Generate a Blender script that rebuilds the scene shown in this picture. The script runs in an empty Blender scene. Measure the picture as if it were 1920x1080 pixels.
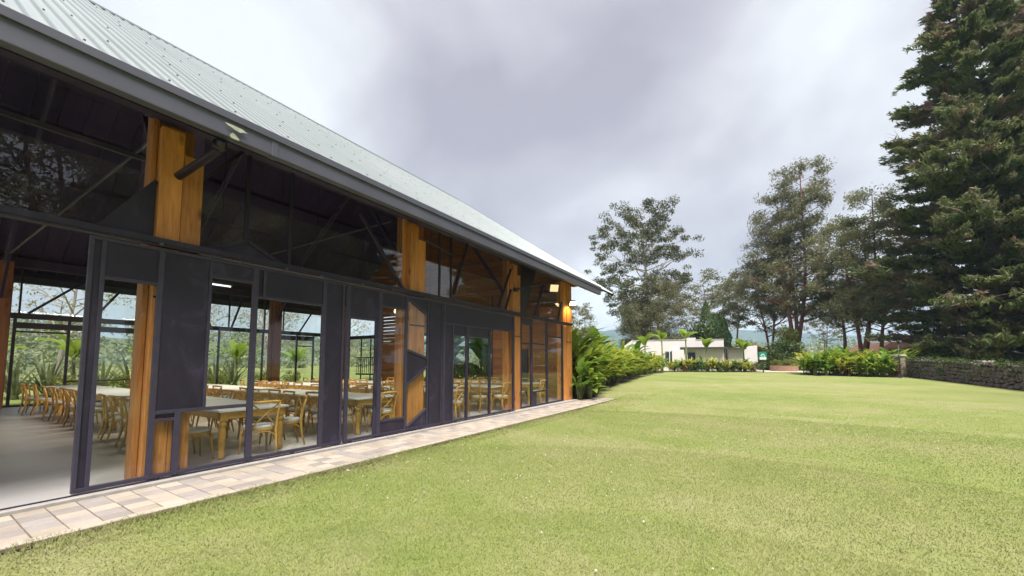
import bpy, math, random
import numpy as np
from mathutils import Vector, Matrix

# ------------------------------------------------------------------ camera, sky, sun, exposure
SC = bpy.context.scene
COL = SC.collection
R = math.radians
F_PX, CX, CY, CAM_H = 745.0, 966.0, 628.0, 1.6
PITCH = math.atan(53.0 / F_PX)
YAW = math.atan((1429.0 - CX) / F_PX * math.cos(PITCH))

cam_data = bpy.data.cameras.new('camera')
cam = bpy.data.objects.new('camera', cam_data)
COL.objects.link(cam)
cam.location = (0, 0, CAM_H)
cam.rotation_euler = (math.pi / 2 + PITCH, 0, YAW)
cam_data.sensor_width = 36.0
cam_data.lens = 36.0 * F_PX / 1920.0
cam_data.shift_x = -6.0 / 1920.0
cam_data.shift_y = 88.0 / 1920.0
cam_data.clip_start = 0.05
cam_data.clip_end = 20000
SC.camera = cam

SUN_EL, SUN_AZ = 63.0, 140.0       # azimuth clockwise from +Y (the sun stands behind the camera, to the right)
world = bpy.data.worlds.new('World')
SC.world = world
world.use_nodes = True
wt = world.node_tree
for n in list(wt.nodes):
    wt.nodes.remove(n)
def wn(kind, **kw):
    n = wt.nodes.new(kind)
    for k, v in kw.items():
        setattr(n, k, v)
    return n
w_out = wn('ShaderNodeOutputWorld'); w_bg = wn('ShaderNodeBackground')
w_sky = wn('ShaderNodeTexSky', sky_type='NISHITA', sun_disc=False)
w_sky.sun_elevation = R(SUN_EL); w_sky.sun_rotation = R(SUN_AZ)
w_sky.air_density = 1.2; w_sky.dust_density = 2.0
w_co = wn('ShaderNodeTexCoord'); w_sep = wn('ShaderNodeSeparateXYZ')
wt.links.new(w_co.outputs['Generated'], w_sep.inputs[0])
w_zc = wn('ShaderNodeMath', operation='MAXIMUM'); wt.links.new(w_sep.outputs['Z'], w_zc.inputs[0]); w_zc.inputs[1].default_value = 0.0
w_za = wn('ShaderNodeMath', operation='ADD'); wt.links.new(w_zc.outputs[0], w_za.inputs[0]); w_za.inputs[1].default_value = 0.5
w_dx = wn('ShaderNodeMath', operation='DIVIDE'); wt.links.new(w_sep.outputs['X'], w_dx.inputs[0]); wt.links.new(w_za.outputs[0], w_dx.inputs[1])
w_dy = wn('ShaderNodeMath', operation='DIVIDE'); wt.links.new(w_sep.outputs['Y'], w_dy.inputs[0]); wt.links.new(w_za.outputs[0], w_dy.inputs[1])
w_cmb = wn('ShaderNodeCombineXYZ'); wt.links.new(w_dx.outputs[0], w_cmb.inputs[0]); wt.links.new(w_dy.outputs[0], w_cmb.inputs[1])
w_map = wn('ShaderNodeMapping'); wt.links.new(w_cmb.outputs[0], w_map.inputs[0])
w_map.inputs['Rotation'].default_value = (0, 0, R(100)); w_map.inputs['Location'].default_value = (0.4, 5.5, 0.0)
w_no = wn('ShaderNodeTexNoise'); wt.links.new(w_map.outputs[0], w_no.inputs['Vector'])
w_no.inputs['Scale'].default_value = 1.7; w_no.inputs['Detail'].default_value = 7.0
w_no.inputs['Roughness'].default_value = 0.47; w_no.inputs['Distortion'].default_value = 0.35
w_ra = wn('ShaderNodeValToRGB'); wt.links.new(w_no.outputs['Fac'], w_ra.inputs[0])
el = w_ra.color_ramp.elements
CLOUD_DARK, CLOUD_MID, CLOUD_LIGHT = (1.03, 0.97, 1.08, 1), (1.44, 1.40, 1.48, 1), (2.05, 2.10, 2.12, 1)
el[0].position = 0.35; el[0].color = CLOUD_DARK
el[1].position = 0.65; el[1].color = CLOUD_LIGHT
e_mid = el.new(0.5); e_mid.color = CLOUD_MID
w_mix = wn('ShaderNodeMix', data_type='RGBA'); w_mix.inputs[0].default_value = 0.93
wt.links.new(w_sky.outputs[0], w_mix.inputs[6]); wt.links.new(w_ra.outputs[0], w_mix.inputs[7])
wt.links.new(w_mix.outputs[2], w_bg.inputs['Color']); w_bg.inputs['Strength'].default_value = 0.12
wt.links.new(w_bg.outputs[0], w_out.inputs['Surface'])

sun_data = bpy.data.lights.new('sun', 'SUN')
sun = bpy.data.objects.new('sun', sun_data); COL.objects.link(sun)
sun_data.energy = 2.4; sun_data.angle = R(22); sun_data.color = (1.0, 0.96, 0.90)
sd = Vector((math.sin(R(SUN_AZ)) * math.cos(R(SUN_EL)), math.cos(R(SUN_AZ)) * math.cos(R(SUN_EL)), math.sin(R(SUN_EL))))
sun.rotation_euler = sd.to_track_quat('Z', 'Y').to_euler()
sun.location = sd * 50

SC.view_settings.view_transform = 'Standard'
SC.view_settings.look = 'None'
SC.view_settings.exposure = 2.0
SC.view_settings.gamma = 1.0
SC.view_settings.use_curve_mapping = False
SC.render.engine = 'CYCLES'
cy = SC.cycles
cy.max_bounces = 8; cy.diffuse_bounces = 4; cy.glossy_bounces = 4; cy.transmission_bounces = 6
cy.transparent_max_bounces = 16; cy.volume_bounces = 0
cy.caustics_reflective = False; cy.caustics_refractive = False
cy.sample_clamp_indirect = 6.0
cy.use_denoising = True
cy.use_adaptive_sampling = True
cy.adaptive_threshold = 0.02

# ------------------------------------------------------------------ helpers
_F = Vector((-math.sin(YAW) * math.cos(PITCH), math.cos(YAW) * math.cos(PITCH), math.sin(PITCH)))
_R = Vector((math.cos(YAW), math.sin(YAW), 0))
_U = _R.cross(_F)
def ray(x, y):
    return _F + _R * ((x - CX) / F_PX) + _U * (-(y - CY) / F_PX)
def at(x, y, d):
    return Vector((0, 0, CAM_H)) + ray(x, y) * d
def atx(x, y, X):
    r = ray(x, y); return Vector((0, 0, CAM_H)) + r * (X / r.x)
def fdist(x, y):
    return -math.sin(YAW) * x + math.cos(YAW) * y
def sstep(t):
    t = min(1.0, max(0.0, t)); return t * t * (3 - 2 * t)
def ground_z(x, y):
    d = fdist(x, y)
    z = 0.80 * sstep((d - 12.0) / 30.0)
    k = sstep((-5.0 - x) / 1.2) * sstep((20.0 - y) / 2.5)   # level beside the pavilion
    return z * (1 - k) - 0.02
def ground_at(px, d):
    """world point on the ground seen in the column px at depth d"""
    p = at(px, 690, d)
    return Vector((p.x, p.y, ground_z(p.x, p.y)))

ORD = ['first', 'second', 'third', 'fourth', 'fifth', 'sixth', 'seventh', 'eighth', 'ninth', 'tenth', 'eleventh', 'twelfth',
       'thirteenth', 'fourteenth', 'fifteenth', 'sixteenth', 'seventeenth', 'eighteenth', 'nineteenth', 'twentieth']
def ordn(i):
    if i < 20:
        return ORD[i]
    tens = ['twenty', 'thirty', 'forty', 'fifty'][(i + 1) // 10 - 2]
    u = (i + 1) % 10
    return tens + '-' + ORD[u - 1] if u else {'twenty': 'twentieth', 'thirty': 'thirtieth', 'forty': 'fortieth', 'fifty': 'fiftieth'}[tens]

def new_mesh(name, V, Fc):
    me = bpy.data.meshes.new(name)
    if isinstance(V, np.ndarray):
        k = Fc.shape[1]
        me.vertices.add(len(V)); me.vertices.foreach_set('co', np.ascontiguousarray(V, dtype=np.float32).ravel())
        me.loops.add(Fc.size); me.loops.foreach_set('vertex_index', np.ascontiguousarray(Fc, dtype=np.int32).ravel())
        me.polygons.add(len(Fc))
        me.polygons.foreach_set('loop_start', np.arange(0, Fc.size, k, dtype=np.int32))
        me.polygons.foreach_set('loop_total', np.full(len(Fc), k, dtype=np.int32))
        me.update(calc_edges=True)
    else:
        me.from_pydata([tuple(v) for v in V], [], Fc)
        me.update()
    return me
def link(name, me, mat=None, parent=None):
    o = bpy.data.objects.new(name, me); COL.objects.link(o)
    if mat is not None and me is not None and not me.materials:
        me.materials.append(mat)
    if parent is not None:
        o.parent = parent
    return o
def tag(o, label=None, cat=None, group=None, kind=None):
    if label: o['label'] = label
    if cat: o['category'] = cat
    if group: o['group'] = group
    if kind: o['kind'] = kind
    return o
def empty(name, loc=(0, 0, 0), rz=0.0, parent=None):
    o = bpy.data.objects.new(name, None); COL.objects.link(o)
    o.location = loc; o.rotation_euler = (0, 0, rz); o.empty_display_size = 0.2
    if parent is not None: o.parent = parent
    return o
def copy_tree(o, parent=None):
    c = o.copy(); COL.objects.link(c); c.parent = parent
    for ch in list(o.children):
        copy_tree(ch, c)
    return c

class MB:
    def __init__(s): s.v = []; s.f = []; s.sm = []
    def add(s, V, Fc, smooth=False):
        b = len(s.v); s.v += [tuple(p) for p in V]
        s.f += [tuple(i + b for i in q) for q in Fc]; s.sm += [smooth] * len(Fc); return s
    def box(s, x0, x1, y0, y1, z0, z1):
        V = [(x0, y0, z0), (x1, y0, z0), (x1, y1, z0), (x0, y1, z0), (x0, y0, z1), (x1, y0, z1), (x1, y1, z1), (x0, y1, z1)]
        return s.add(V, [(0, 3, 2, 1), (4, 5, 6, 7), (0, 1, 5, 4), (1, 2, 6, 5), (2, 3, 7, 6), (3, 0, 4, 7)])
    def bar(s, p, q, w, h, up=(0, 0, 1)):
        p = Vector(p); q = Vector(q); d = (q - p).normalized(); up = Vector(up)
        sd_ = d.cross(up)
        if sd_.length < 1e-4: sd_ = d.cross(Vector((1, 0, 0)))
        sd_.normalize(); u = sd_.cross(d)
        V = []
        for c in (p, q):
            for a, b in ((-1, -1), (1, -1), (1, 1), (-1, 1)):
                V.append(c + sd_ * (a * w / 2) + u * (b * h / 2))
        return s.add(V, [(3, 2, 1, 0), (4, 5, 6, 7), (0, 1, 5, 4), (1, 2, 6, 5), (2, 3, 7, 6), (3, 0, 4, 7)])
    def tube(s, pts, rad, n=8, caps=True):
        pts = [Vector(p) for p in pts]
        if not hasattr(rad, '__len__'): rad = [rad] * len(pts)
        V = []; prev = None
        for i, p in enumerate(pts):
            d = (pts[min(i + 1, len(pts) - 1)] - pts[max(i - 1, 0)])
            if d.length < 1e-9: d = Vector((0, 0, 1))
            d.normalize()
            if prev is None:
                a = d.cross(Vector((0, 0, 1)))
                if a.length < 1e-3: a = d.cross(Vector((1, 0, 0)))
            else:
                a = prev - d * prev.dot(d)
                if a.length < 1e-5: a = d.cross(Vector((1, 0, 0)))
            a.normalize(); prev = a; b = d.cross(a)
            for k in range(n):
                t = 2 * math.pi * k / n
                V.append(p + (a * math.cos(t) + b * math.sin(t)) * rad[i])
        Fc = []
        for i in range(len(pts) - 1):
            for k in range(n):
                k2 = (k + 1) % n
                Fc.append((i * n + k, i * n + k2, (i + 1) * n + k2, (i + 1) * n + k))
        s.add(V, Fc, True)
        if caps:
            b = len(s.v) - len(V)
            s.f.append(tuple(b + k for k in reversed(range(n)))); s.sm.append(False)
            s.f.append(tuple(b + (len(pts) - 1) * n + k for k in range(n))); s.sm.append(False)
        return s
    def lathe(s, c, prof, n=12):
        return s.tube([(c[0], c[1], c[2] + z) for r, z in prof], [r for r, z in prof], n)
    def prism(s, poly, axis, a, b):
        """poly: 2D points in the plane normal to axis, extruded from a to b"""
        def P(u, v, t):
            return {'x': (t, u, v), 'y': (u, t, v), 'z': (u, v, t)}[axis]
        n = len(poly)
        V = [P(u, v, a) for u, v in poly] + [P(u, v, b) for u, v in poly]
        Fc = [tuple(range(n)), tuple(range(2 * n - 1, n - 1, -1))] + [(i, i + n, (i + 1) % n + n, (i + 1) % n) for i in range(n)]
        return s.add(V, Fc)
    def mesh(s, name):
        me = new_mesh(name, s.v, s.f)
        if any(s.sm): me.polygons.foreach_set('use_smooth', s.sm)
        import bmesh
        bm = bmesh.new(); bm.from_mesh(me); bmesh.ops.recalc_face_normals(bm, faces=bm.faces); bm.to_mesh(me); bm.free()
        return me
    def build(s, name, mat, parent=None, bevel=0.0):
        o = link(name, s.mesh(name), mat, parent)
        if bevel:
            m = o.modifiers.new('bevel', 'BEVEL'); m.width = bevel; m.segments = 2; m.limit_method = 'ANGLE'
        return o

# ------------------------------------------------------------------ materials
def make_mat(name):
    m = bpy.data.materials.new(name); m.use_nodes = True
    nt = m.node_tree
    for n in list(nt.nodes): nt.nodes.remove(n)
    return m, nt
def nd(nt, kind, **kw):
    n = nt.nodes.new(kind)
    for k, v in kw.items():
        if k.startswith('i_'):
            n.inputs[k[2:]].default_value = v
        else: setattr(n, k, v)
    return n
def ramp(nt, src, stops):
    r = nt.nodes.new('ShaderNodeValToRGB'); nt.links.new(src, r.inputs[0])
    e = r.color_ramp.elements
    while len(e) > 1: e.remove(e[-1])
    e[0].position = stops[0][0]; e[0].color = (*stops[0][1], 1)
    for p, c in stops[1:]:
        x = e.new(p); x.color = (*c, 1)
    return r.outputs[0]
def coords(nt, space='Object', scale=(1, 1, 1), rnd=False):
    tc = nt.nodes.new('ShaderNodeTexCoord')
    mp = nt.nodes.new('ShaderNodeMapping'); mp.inputs['Scale'].default_value = scale
    if space == 'World':
        g = nt.nodes.new('ShaderNodeNewGeometry'); nt.links.new(g.outputs['Position'], mp.inputs[0])
    else:
        nt.links.new(tc.outputs[space], mp.inputs[0])
    if rnd:
        oi = nt.nodes.new('ShaderNodeObjectInfo')
        ml = nd(nt, 'ShaderNodeMath', operation='MULTIPLY'); ml.inputs[1].default_value = 37.0
        nt.links.new(oi.outputs['Random'], ml.inputs[0]); nt.links.new(ml.outputs[0], mp.inputs['Location'])
    return mp.outputs[0]
def noise(nt, vec, scale, detail=5, rough=0.55, dist=0.0):
    n = nd(nt, 'ShaderNodeTexNoise'); nt.links.new(vec, n.inputs['Vector'])
    n.inputs['Scale'].default_value = scale; n.inputs['Detail'].default_value = detail
    n.inputs['Roughness'].default_value = rough; n.inputs['Distortion'].default_value = dist
    return n.outputs['Fac']
def mixc(nt, fac, a, b, blend='MIX'):
    m = nd(nt, 'ShaderNodeMix', data_type='RGBA', blend_type=blend)
    for s, i in ((fac, 0), (a, 6), (b, 7)):
        if isinstance(s, (int, float)): m.inputs[i].default_value = s
        elif isinstance(s, tuple): m.inputs[i].default_value = (*s, 1)
        else: nt.links.new(s, m.inputs[i])
    return m.outputs[2]
def finish(nt, color, rough=0.6, bump=None, bump_s=0.2, bump_d=0.01, metal=0.0, spec=0.5, rough_src=None):
    out = nd(nt, 'ShaderNodeOutputMaterial'); b = nd(nt, 'ShaderNodeBsdfPrincipled')
    if isinstance(color, tuple): b.inputs['Base Color'].default_value = (*color, 1)
    else: nt.links.new(color, b.inputs['Base Color'])
    b.inputs['Roughness'].default_value = rough; b.inputs['Metallic'].default_value = metal
    b.inputs['Specular IOR Level'].default_value = spec
    if rough_src is not None: nt.links.new(rough_src, b.inputs['Roughness'])
    if bump is not None:
        bp = nd(nt, 'ShaderNodeBump'); bp.inputs['Strength'].default_value = bump_s; bp.inputs['Distance'].default_value = bump_d
        nt.links.new(bump, bp.inputs['Height']); nt.links.new(bp.outputs[0], b.inputs['Normal'])
    nt.links.new(b.outputs[0], out.inputs[0])
    return b
def mat_plain(name, c1, c2, scale=6.0, rough=0.6, space='World', metal=0.0, bump_s=0.15, bump_d=0.004, spec=0.5, stretch=(1, 1, 1)):
    m, nt = make_mat(name)
    v = coords(nt, space, stretch)
    f = noise(nt, v, scale, 6, 0.6)
    c = ramp(nt, f, [(0.3, c1), (0.7, c2)])
    finish(nt, c, rough, f, bump_s, bump_d, metal, spec)
    return m
def mat_wood(name, dark, mid, light, grain=(9, 9, 0.7), rough=0.55, knots=True, space='Object', rnd=True):
    m, nt = make_mat(name)
    v = coords(nt, space, grain, rnd)
    f = noise(nt, v, 3.2, 8, 0.62, 0.6)
    f2 = noise(nt, v, 0.55, 3, 0.5, 0.2)
    c = ramp(nt, f, [(0.32, dark), (0.5, mid), (0.68, light)])
    c = mixc(nt, 0.42, c, ramp(nt, f2, [(0.3, tuple(x * 0.66 for x in mid)), (0.7, tuple(min(1, x * 1.18) for x in light))]), 'MIX')
    if knots:
        vk = coords(nt, space, (grain[0] * .55, grain[1] * .55, grain[2] * 2.6) if grain[2] < 2 else grain, rnd)
        vo = nd(nt, 'ShaderNodeTexVoronoi'); nt.links.new(vk, vo.inputs['Vector']); vo.inputs['Scale'].default_value = 0.8
        k = nd(nt, 'ShaderNodeMapRange'); nt.links.new(vo.outputs['Distance'], k.inputs[0])
        k.inputs[1].default_value = 0.04; k.inputs[2].default_value = 0.19; k.inputs[3].default_value = 0.85; k.inputs[4].default_value = 0.0
        c = mixc(nt, k.outputs[0], c, tuple(x * 0.35 for x in dark))
    oi = nd(nt, 'ShaderNodeObjectInfo')
    hv = nd(nt, 'ShaderNodeHueSaturation'); nt.links.new(c, hv.inputs['Color'])
    mr = nd(nt, 'ShaderNodeMapRange'); nt.links.new(oi.outputs['Random'], mr.inputs[0]); mr.inputs[3].default_value = 0.78; mr.inputs[4].default_value = 1.15
    nt.links.new(mr.outputs[0], hv.inputs['Value'])
    finish(nt, hv.outputs[0], rough, f, 0.25, 0.004)
    return m
def mat_leaf(name, c1, c2, c3, scale=1.2, trans=0.35, rough=0.5, patch=None, hue=True):
    """foliage: reflection plus light passing through the leaf"""
    m, nt = make_mat(name)
    v = coords(nt, 'World')
    f = noise(nt, v, scale, 4, 0.6); g = noise(nt, v, scale * 9, 2, 0.5)
    c = ramp(nt, f, [(0.3, c1), (0.52, c2), (0.72, c3)])
    c = mixc(nt, 0.55, c, ramp(nt, g, [(0.3, c1), (0.5, c2), (0.7, c3)]))
    if patch:
        pf = noise(nt, v, patch[0], 3, 0.6)
        k = nd(nt, 'ShaderNodeMapRange'); nt.links.new(pf, k.inputs[0]); k.inputs[1].default_value = patch[2]; k.inputs[2].default_value = patch[2] + 0.1
        c = mixc(nt, k.outputs[0], c, patch[1])
    out = nd(nt, 'ShaderNodeOutputMaterial')
    b = nd(nt, 'ShaderNodeBsdfPrincipled'); nt.links.new(c, b.inputs['Base Color']); b.inputs['Roughness'].default_value = rough
    b.inputs['Specular IOR Level'].default_value = 0.35
    t = nd(nt, 'ShaderNodeBsdfTranslucent'); nt.links.new(c, t.inputs['Color'])
    mx = nd(nt, 'ShaderNodeMixShader'); mx.inputs[0].default_value = trans
    nt.links.new(b.outputs[0], mx.inputs[1]); nt.links.new(t.outputs[0], mx.inputs[2]); nt.links.new(mx.outputs[0], out.inputs[0])
    return m
def mat_glass(name, tint=(0.93, 0.95, 0.94), ior=1.55):
    m, nt = make_mat(name)
    out = nd(nt, 'ShaderNodeOutputMaterial')
    t = nd(nt, 'ShaderNodeBsdfTransparent'); t.inputs[0].default_value = (*tint, 1)
    g = nd(nt, 'ShaderNodeBsdfGlossy'); g.inputs['Roughness'].default_value = 0.0; g.inputs['Color'].default_value = (0.95, 0.95, 0.95, 1)
    fr = nd(nt, 'ShaderNodeFresnel'); fr.inputs['IOR'].default_value = ior
    v = coords(nt, 'World'); w = noise(nt, v, 0.8, 2, 0.4)
    bp = nd(nt, 'ShaderNodeBump'); bp.inputs['Strength'].default_value = 0.02; bp.inputs['Distance'].default_value = 0.05
    nt.links.new(w, bp.inputs['Height']); nt.links.new(bp.outputs[0], g.inputs['Normal'])
    mx = nd(nt, 'ShaderNodeMixShader')
    # a pane reflects at the face it is met on; the ray leaving through the other face only passes
    ge = nd(nt, 'ShaderNodeNewGeometry'); iv = nd(nt, 'ShaderNodeMath', operation='SUBTRACT'); iv.inputs[0].default_value = 1.0
    nt.links.new(ge.outputs['Backfacing'], iv.inputs[1])
    ff = nd(nt, 'ShaderNodeMath', operation='MULTIPLY'); nt.links.new(fr.outputs[0], ff.inputs[0]); nt.links.new(iv.outputs[0], ff.inputs[1])
    nt.links.new(ff.outputs[0], mx.inputs[0]); nt.links.new(t.outputs[0], mx.inputs[1]); nt.links.new(g.outputs[0], mx.inputs[2])
    nt.links.new(mx.outputs[0], out.inputs[0])
    return m
def mat_emit(name, col, s):
    m, nt = make_mat(name)
    out = nd(nt, 'ShaderNodeOutputMaterial'); e = nd(nt, 'ShaderNodeEmission'); e.inputs[0].default_value = (*col, 1); e.inputs[1].default_value = s
    nt.links.new(e.outputs[0], out.inputs[0]); return m

M = {}
def mat_steel():
    m, nt = make_mat('painted_steel')
    v = coords(nt, 'World', (1, 1, 0.6))
    f = noise(nt, v, 2.6, 8, 0.68, 0.9); g = noise(nt, v, 22, 4, 0.6)
    c = ramp(nt, f, [(0.3, (0.012, 0.0085, 0.020)), (0.55, (0.019, 0.0135, 0.030)), (0.70, (0.046, 0.035, 0.066))])
    rr = nd(nt, 'ShaderNodeMapRange'); nt.links.new(f, rr.inputs[0]); rr.inputs[3].default_value = 0.25; rr.inputs[4].default_value = 0.70
    finish(nt, c, 0.5, g, 0.12, 0.003, 0.0, 0.5, rr.outputs[0]); return m
M['steel'] = mat_steel()
M['steel_light'] = mat_plain('grey_painted_frame', (0.030, 0.025, 0.046), (0.044, 0.038, 0.064), 9, 0.5)
M['gutter'] = mat_plain('grey_blue_gutter_paint', (0.066, 0.066, 0.092), (0.086, 0.087, 0.116), 1.3, 0.45)
M['bare_patch'] = mat_plain('bare_primer', (0.30, 0.31, 0.24), (0.42, 0.42, 0.34), 12, 0.7)
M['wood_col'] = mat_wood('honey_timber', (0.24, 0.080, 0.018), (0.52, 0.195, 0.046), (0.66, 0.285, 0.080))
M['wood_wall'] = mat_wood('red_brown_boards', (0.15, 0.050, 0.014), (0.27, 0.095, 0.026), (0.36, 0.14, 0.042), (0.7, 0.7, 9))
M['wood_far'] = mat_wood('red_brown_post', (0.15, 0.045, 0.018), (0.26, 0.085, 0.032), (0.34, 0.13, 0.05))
M['wood_furn'] = mat_wood('honey_furniture', (0.40, 0.195, 0.036), (0.53, 0.28, 0.058), (0.62, 0.35, 0.085), (5, 5, 5), 0.45, False)
M['cushion'] = mat_plain('white_cushion', (0.55, 0.54, 0.50), (0.66, 0.65, 0.61), 30, 0.9)
M['tabletop'] = mat_plain('white_tabletop', (0.62, 0.63, 0.65), (0.70, 0.71, 0.73), 4, 0.3)
M['glass'] = mat_glass('window_glass')
M['glass_up'] = mat_glass('clerestory_glass', (0.72, 0.74, 0.78), 1.9)
M['dark_wood'] = mat_wood('dark_boards', (0.022, 0.014, 0.042), (0.034, 0.021, 0.058), (0.050, 0.032, 0.074), (2, 6, 2), 0.7, False)
M['roof'] = None
def mat_roof():
    m, nt = make_mat('galvanised_sheet')
    v = coords(nt, 'World', (0.12, 4.0, 0.12)); v2 = coords(nt, 'World')
    f = noise(nt, v, 2.0, 6, 0.65); g = noise(nt, v2, 0.35, 4, 0.5)
    c = ramp(nt, f, [(0.3, (0.19, 0.225, 0.225)), (0.5, (0.27, 0.30, 0.302)), (0.75, (0.325, 0.345, 0.35))])
    c = mixc(nt, 0.5, c, ramp(nt, g, [(0.3, (0.24, 0.275, 0.272)), (0.7, (0.31, 0.33, 0.335))]))
    # shading of the ribs put into the colour: dark lines along both flanks
    sp = nd(nt, 'ShaderNodeSeparateXYZ'); nt.links.new(coords(nt, 'World'), sp.inputs[0])
    q1 = nd(nt, 'ShaderNodeMath', operation='ADD'); q1.inputs[1].default_value = 9.0; nt.links.new(sp.outputs['Y'], q1.inputs[0])
    q2 = nd(nt, 'ShaderNodeMath', operation='DIVIDE'); q2.inputs[1].default_value = 0.1905; nt.links.new(q1.outputs[0], q2.inputs[0])
    q3 = nd(nt, 'ShaderNodeMath', operation='FRACT'); nt.links.new(q2.outputs[0], q3.inputs[0])
    rib_shade = ramp(nt, q3.outputs[0], [(0.0, (0.62, 0.64, 0.64)), (0.10, (1, 1, 1)), (0.44, (1, 1, 1)), (0.55, (0.58, 0.60, 0.60)), (0.64, (0.95, 0.95, 0.95)), (0.88, (1, 1, 1)), (0.96, (0.70, 0.72, 0.72))])
    c = mixc(nt, 0.85, c, rib_shade, 'MULTIPLY')
    finish(nt, c, 0.42, f, 0.05, 0.002, 0.2); return m
M['roof'] = mat_roof()
M['roof_edge'] = mat_plain('dark_green_flashing', (0.05, 0.075, 0.07), (0.08, 0.105, 0.1), 5, 0.5)
M['screw'] = mat_plain('dark_screw', (0.05, 0.05, 0.05), (0.08, 0.08, 0.08), 5, 0.5)
M['truss'] = mat_plain('pale_steel', (0.055, 0.050, 0.070), (0.085, 0.078, 0.10), 6, 0.45)
def mat_floor():
    m, nt = make_mat('power_floated_concrete')
    v = coords(nt, 'World', (1, 0.5, 1))
    f = noise(nt, v, 1.1, 7, 0.62, 0.8); g = noise(nt, v, 9, 4, 0.6)
    c = ramp(nt, f, [(0.28, (0.33, 0.31, 0.305)), (0.5, (0.43, 0.41, 0.405)), (0.72, (0.52, 0.50, 0.49))])
    rr = nd(nt, 'ShaderNodeMapRange'); nt.links.new(f, rr.inputs[0]); rr.inputs[3].default_value = 0.22; rr.inputs[4].default_value = 0.5
    finish(nt, c, 0.35, g, 0.08, 0.003, 0, 0.5, rr.outputs[0]); return m
M['floor'] = mat_floor()
M['slab_edge'] = mat_plain('rough_concrete', (0.30, 0.275, 0.25), (0.42, 0.39, 0.35), 9, 0.85, bump_s=0.5)
def mat_paver(name, a, b):
    m, nt = make_mat(name)
    v = coords(nt, 'Object', (1, 1, 1), True); oi = nd(nt, 'ShaderNodeObjectInfo')
    f = noise(nt, v, 5, 5, 0.6); g = noise(nt, v, 90, 3, 0.6)
    c = ramp(nt, f, [(0.3, a), (0.7, b)])
    c = mixc(nt, 0.22, c, ramp(nt, g, [(0.35, tuple(x * .5 for x in a)), (0.65, b)]))
    hv = nd(nt, 'ShaderNodeHueSaturation'); nt.links.new(c, hv.inputs['Color'])
    mr = nd(nt, 'ShaderNodeMapRange'); nt.links.new(oi.outputs['Random'], mr.inputs[0]); mr.inputs[3].default_value = 0.86; mr.inputs[4].default_value = 1.12
    nt.links.new(mr.outputs[0], hv.inputs['Value'])
    finish(nt, hv.outputs[0], 0.85, g, 0.4, 0.003); return m
M['paver_tan'] = mat_paver('tan_paver', (0.29, 0.24, 0.195), (0.36, 0.305, 0.255))
M['paver_buff'] = mat_paver('buff_paver', (0.32, 0.27, 0.22), (0.39, 0.335, 0.28))
M['paver_grey'] = mat_paver('grey_paver', (0.235, 0.205, 0.19), (0.30, 0.265, 0.245))
M['sand'] = mat_plain('sand_bed', (0.085, 0.066, 0.048), (0.16, 0.125, 0.09), 30, 0.95)
def lawn_color(nt):
    v = coords(nt, 'World'); vs = coords(nt, 'World', (0.5, 1.2, 1))
    a = noise(nt, vs, 0.22, 4, 0.55, 0.5); b = noise(nt, v, 0.8, 5, 0.62, 0.4); c0 = noise(nt, v, 7, 4, 0.6); e = noise(nt, v, 60, 2, 0.6)
    c = ramp(nt, a, [(0.33, (0.165, 0.235, 0.055)), (0.45, (0.215, 0.275, 0.065)), (0.53, (0.275, 0.300, 0.098)), (0.66, (0.345, 0.330, 0.160))])
    c = mixc(nt, 0.45, c, ramp(nt, b, [(0.32, (0.160, 0.235, 0.045)), (0.5, (0.245, 0.285, 0.080)), (0.66, (0.345, 0.330, 0.150))]))
    c = mixc(nt, 0.22, c, ramp(nt, c0, [(0.3, (0.165, 0.220, 0.045)), (0.5, (0.245, 0.285, 0.080)), (0.7, (0.345, 0.330, 0.160))]))
    return c, c0, e
def mat_lawn():
    m, nt = make_mat('lawn_turf'); c, f, e = lawn_color(nt)
    c = mixc(nt, 1.0, c, (0.75, 0.72, 0.84), 'MULTIPLY')
    finish(nt, c, 0.9, e, 0.3, 0.02, 0, 0.1); return m
def mat_blades():
    m, nt = make_mat('grass_blades'); c, f, e = lawn_color(nt)
    c = mixc(nt, 0.25, c, ramp(nt, e, [(0.3, (0.175, 0.235, 0.045)), (0.5, (0.260, 0.300, 0.080)), (0.68, (0.39, 0.37, 0.19))]))
    c = mixc(nt, 1.0, c, (0.85, 0.82, 0.98), 'MULTIPLY')
    out = nd(nt, 'ShaderNodeOutputMaterial'); b = nd(nt, 'ShaderNodeBsdfDiffuse'); nt.links.new(c, b.inputs[0])
    t = nd(nt, 'ShaderNodeBsdfTranslucent'); nt.links.new(c, t.inputs[0])
    gn = nd(nt, 'ShaderNodeNewGeometry'); vm = nd(nt, 'ShaderNodeVectorMath', operation='MULTIPLY_ADD'); nt.links.new(gn.outputs['Normal'], vm.inputs[0]); vm.inputs[1].default_value = (.35, .35, .35); vm.inputs[2].default_value = (0, 0, .8)
    vn = nd(nt, 'ShaderNodeVectorMath', operation='NORMALIZE'); nt.links.new(vm.outputs[0], vn.inputs[0]); nt.links.new(vn.outputs[0], b.inputs['Normal'])
    mx = nd(nt, 'ShaderNodeMixShader'); mx.inputs[0].default_value = 0.3
    nt.links.new(b.outputs[0], mx.inputs[1]); nt.links.new(t.outputs[0], mx.inputs[2]); nt.links.new(mx.outputs[0], out.inputs[0]); return m
M['lawn'] = mat_lawn(); M['blades'] = mat_blades()
M['flower_white'] = mat_plain('clover_flower', (0.6, 0.58, 0.5), (0.75, 0.73, 0.66), 40, 0.8)
M['soil'] = mat_plain('bed_soil', (0.035, 0.022, 0.014), (0.075, 0.05, 0.032), 8, 0.95, bump_s=0.8, bump_d=0.03)
M['bark'] = mat_plain('grey_bark', (0.10, 0.075, 0.058), (0.20, 0.155, 0.125), 5, 0.9, stretch=(4, 4, 0.7), bump_s=0.8, bump_d=0.03)
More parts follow.
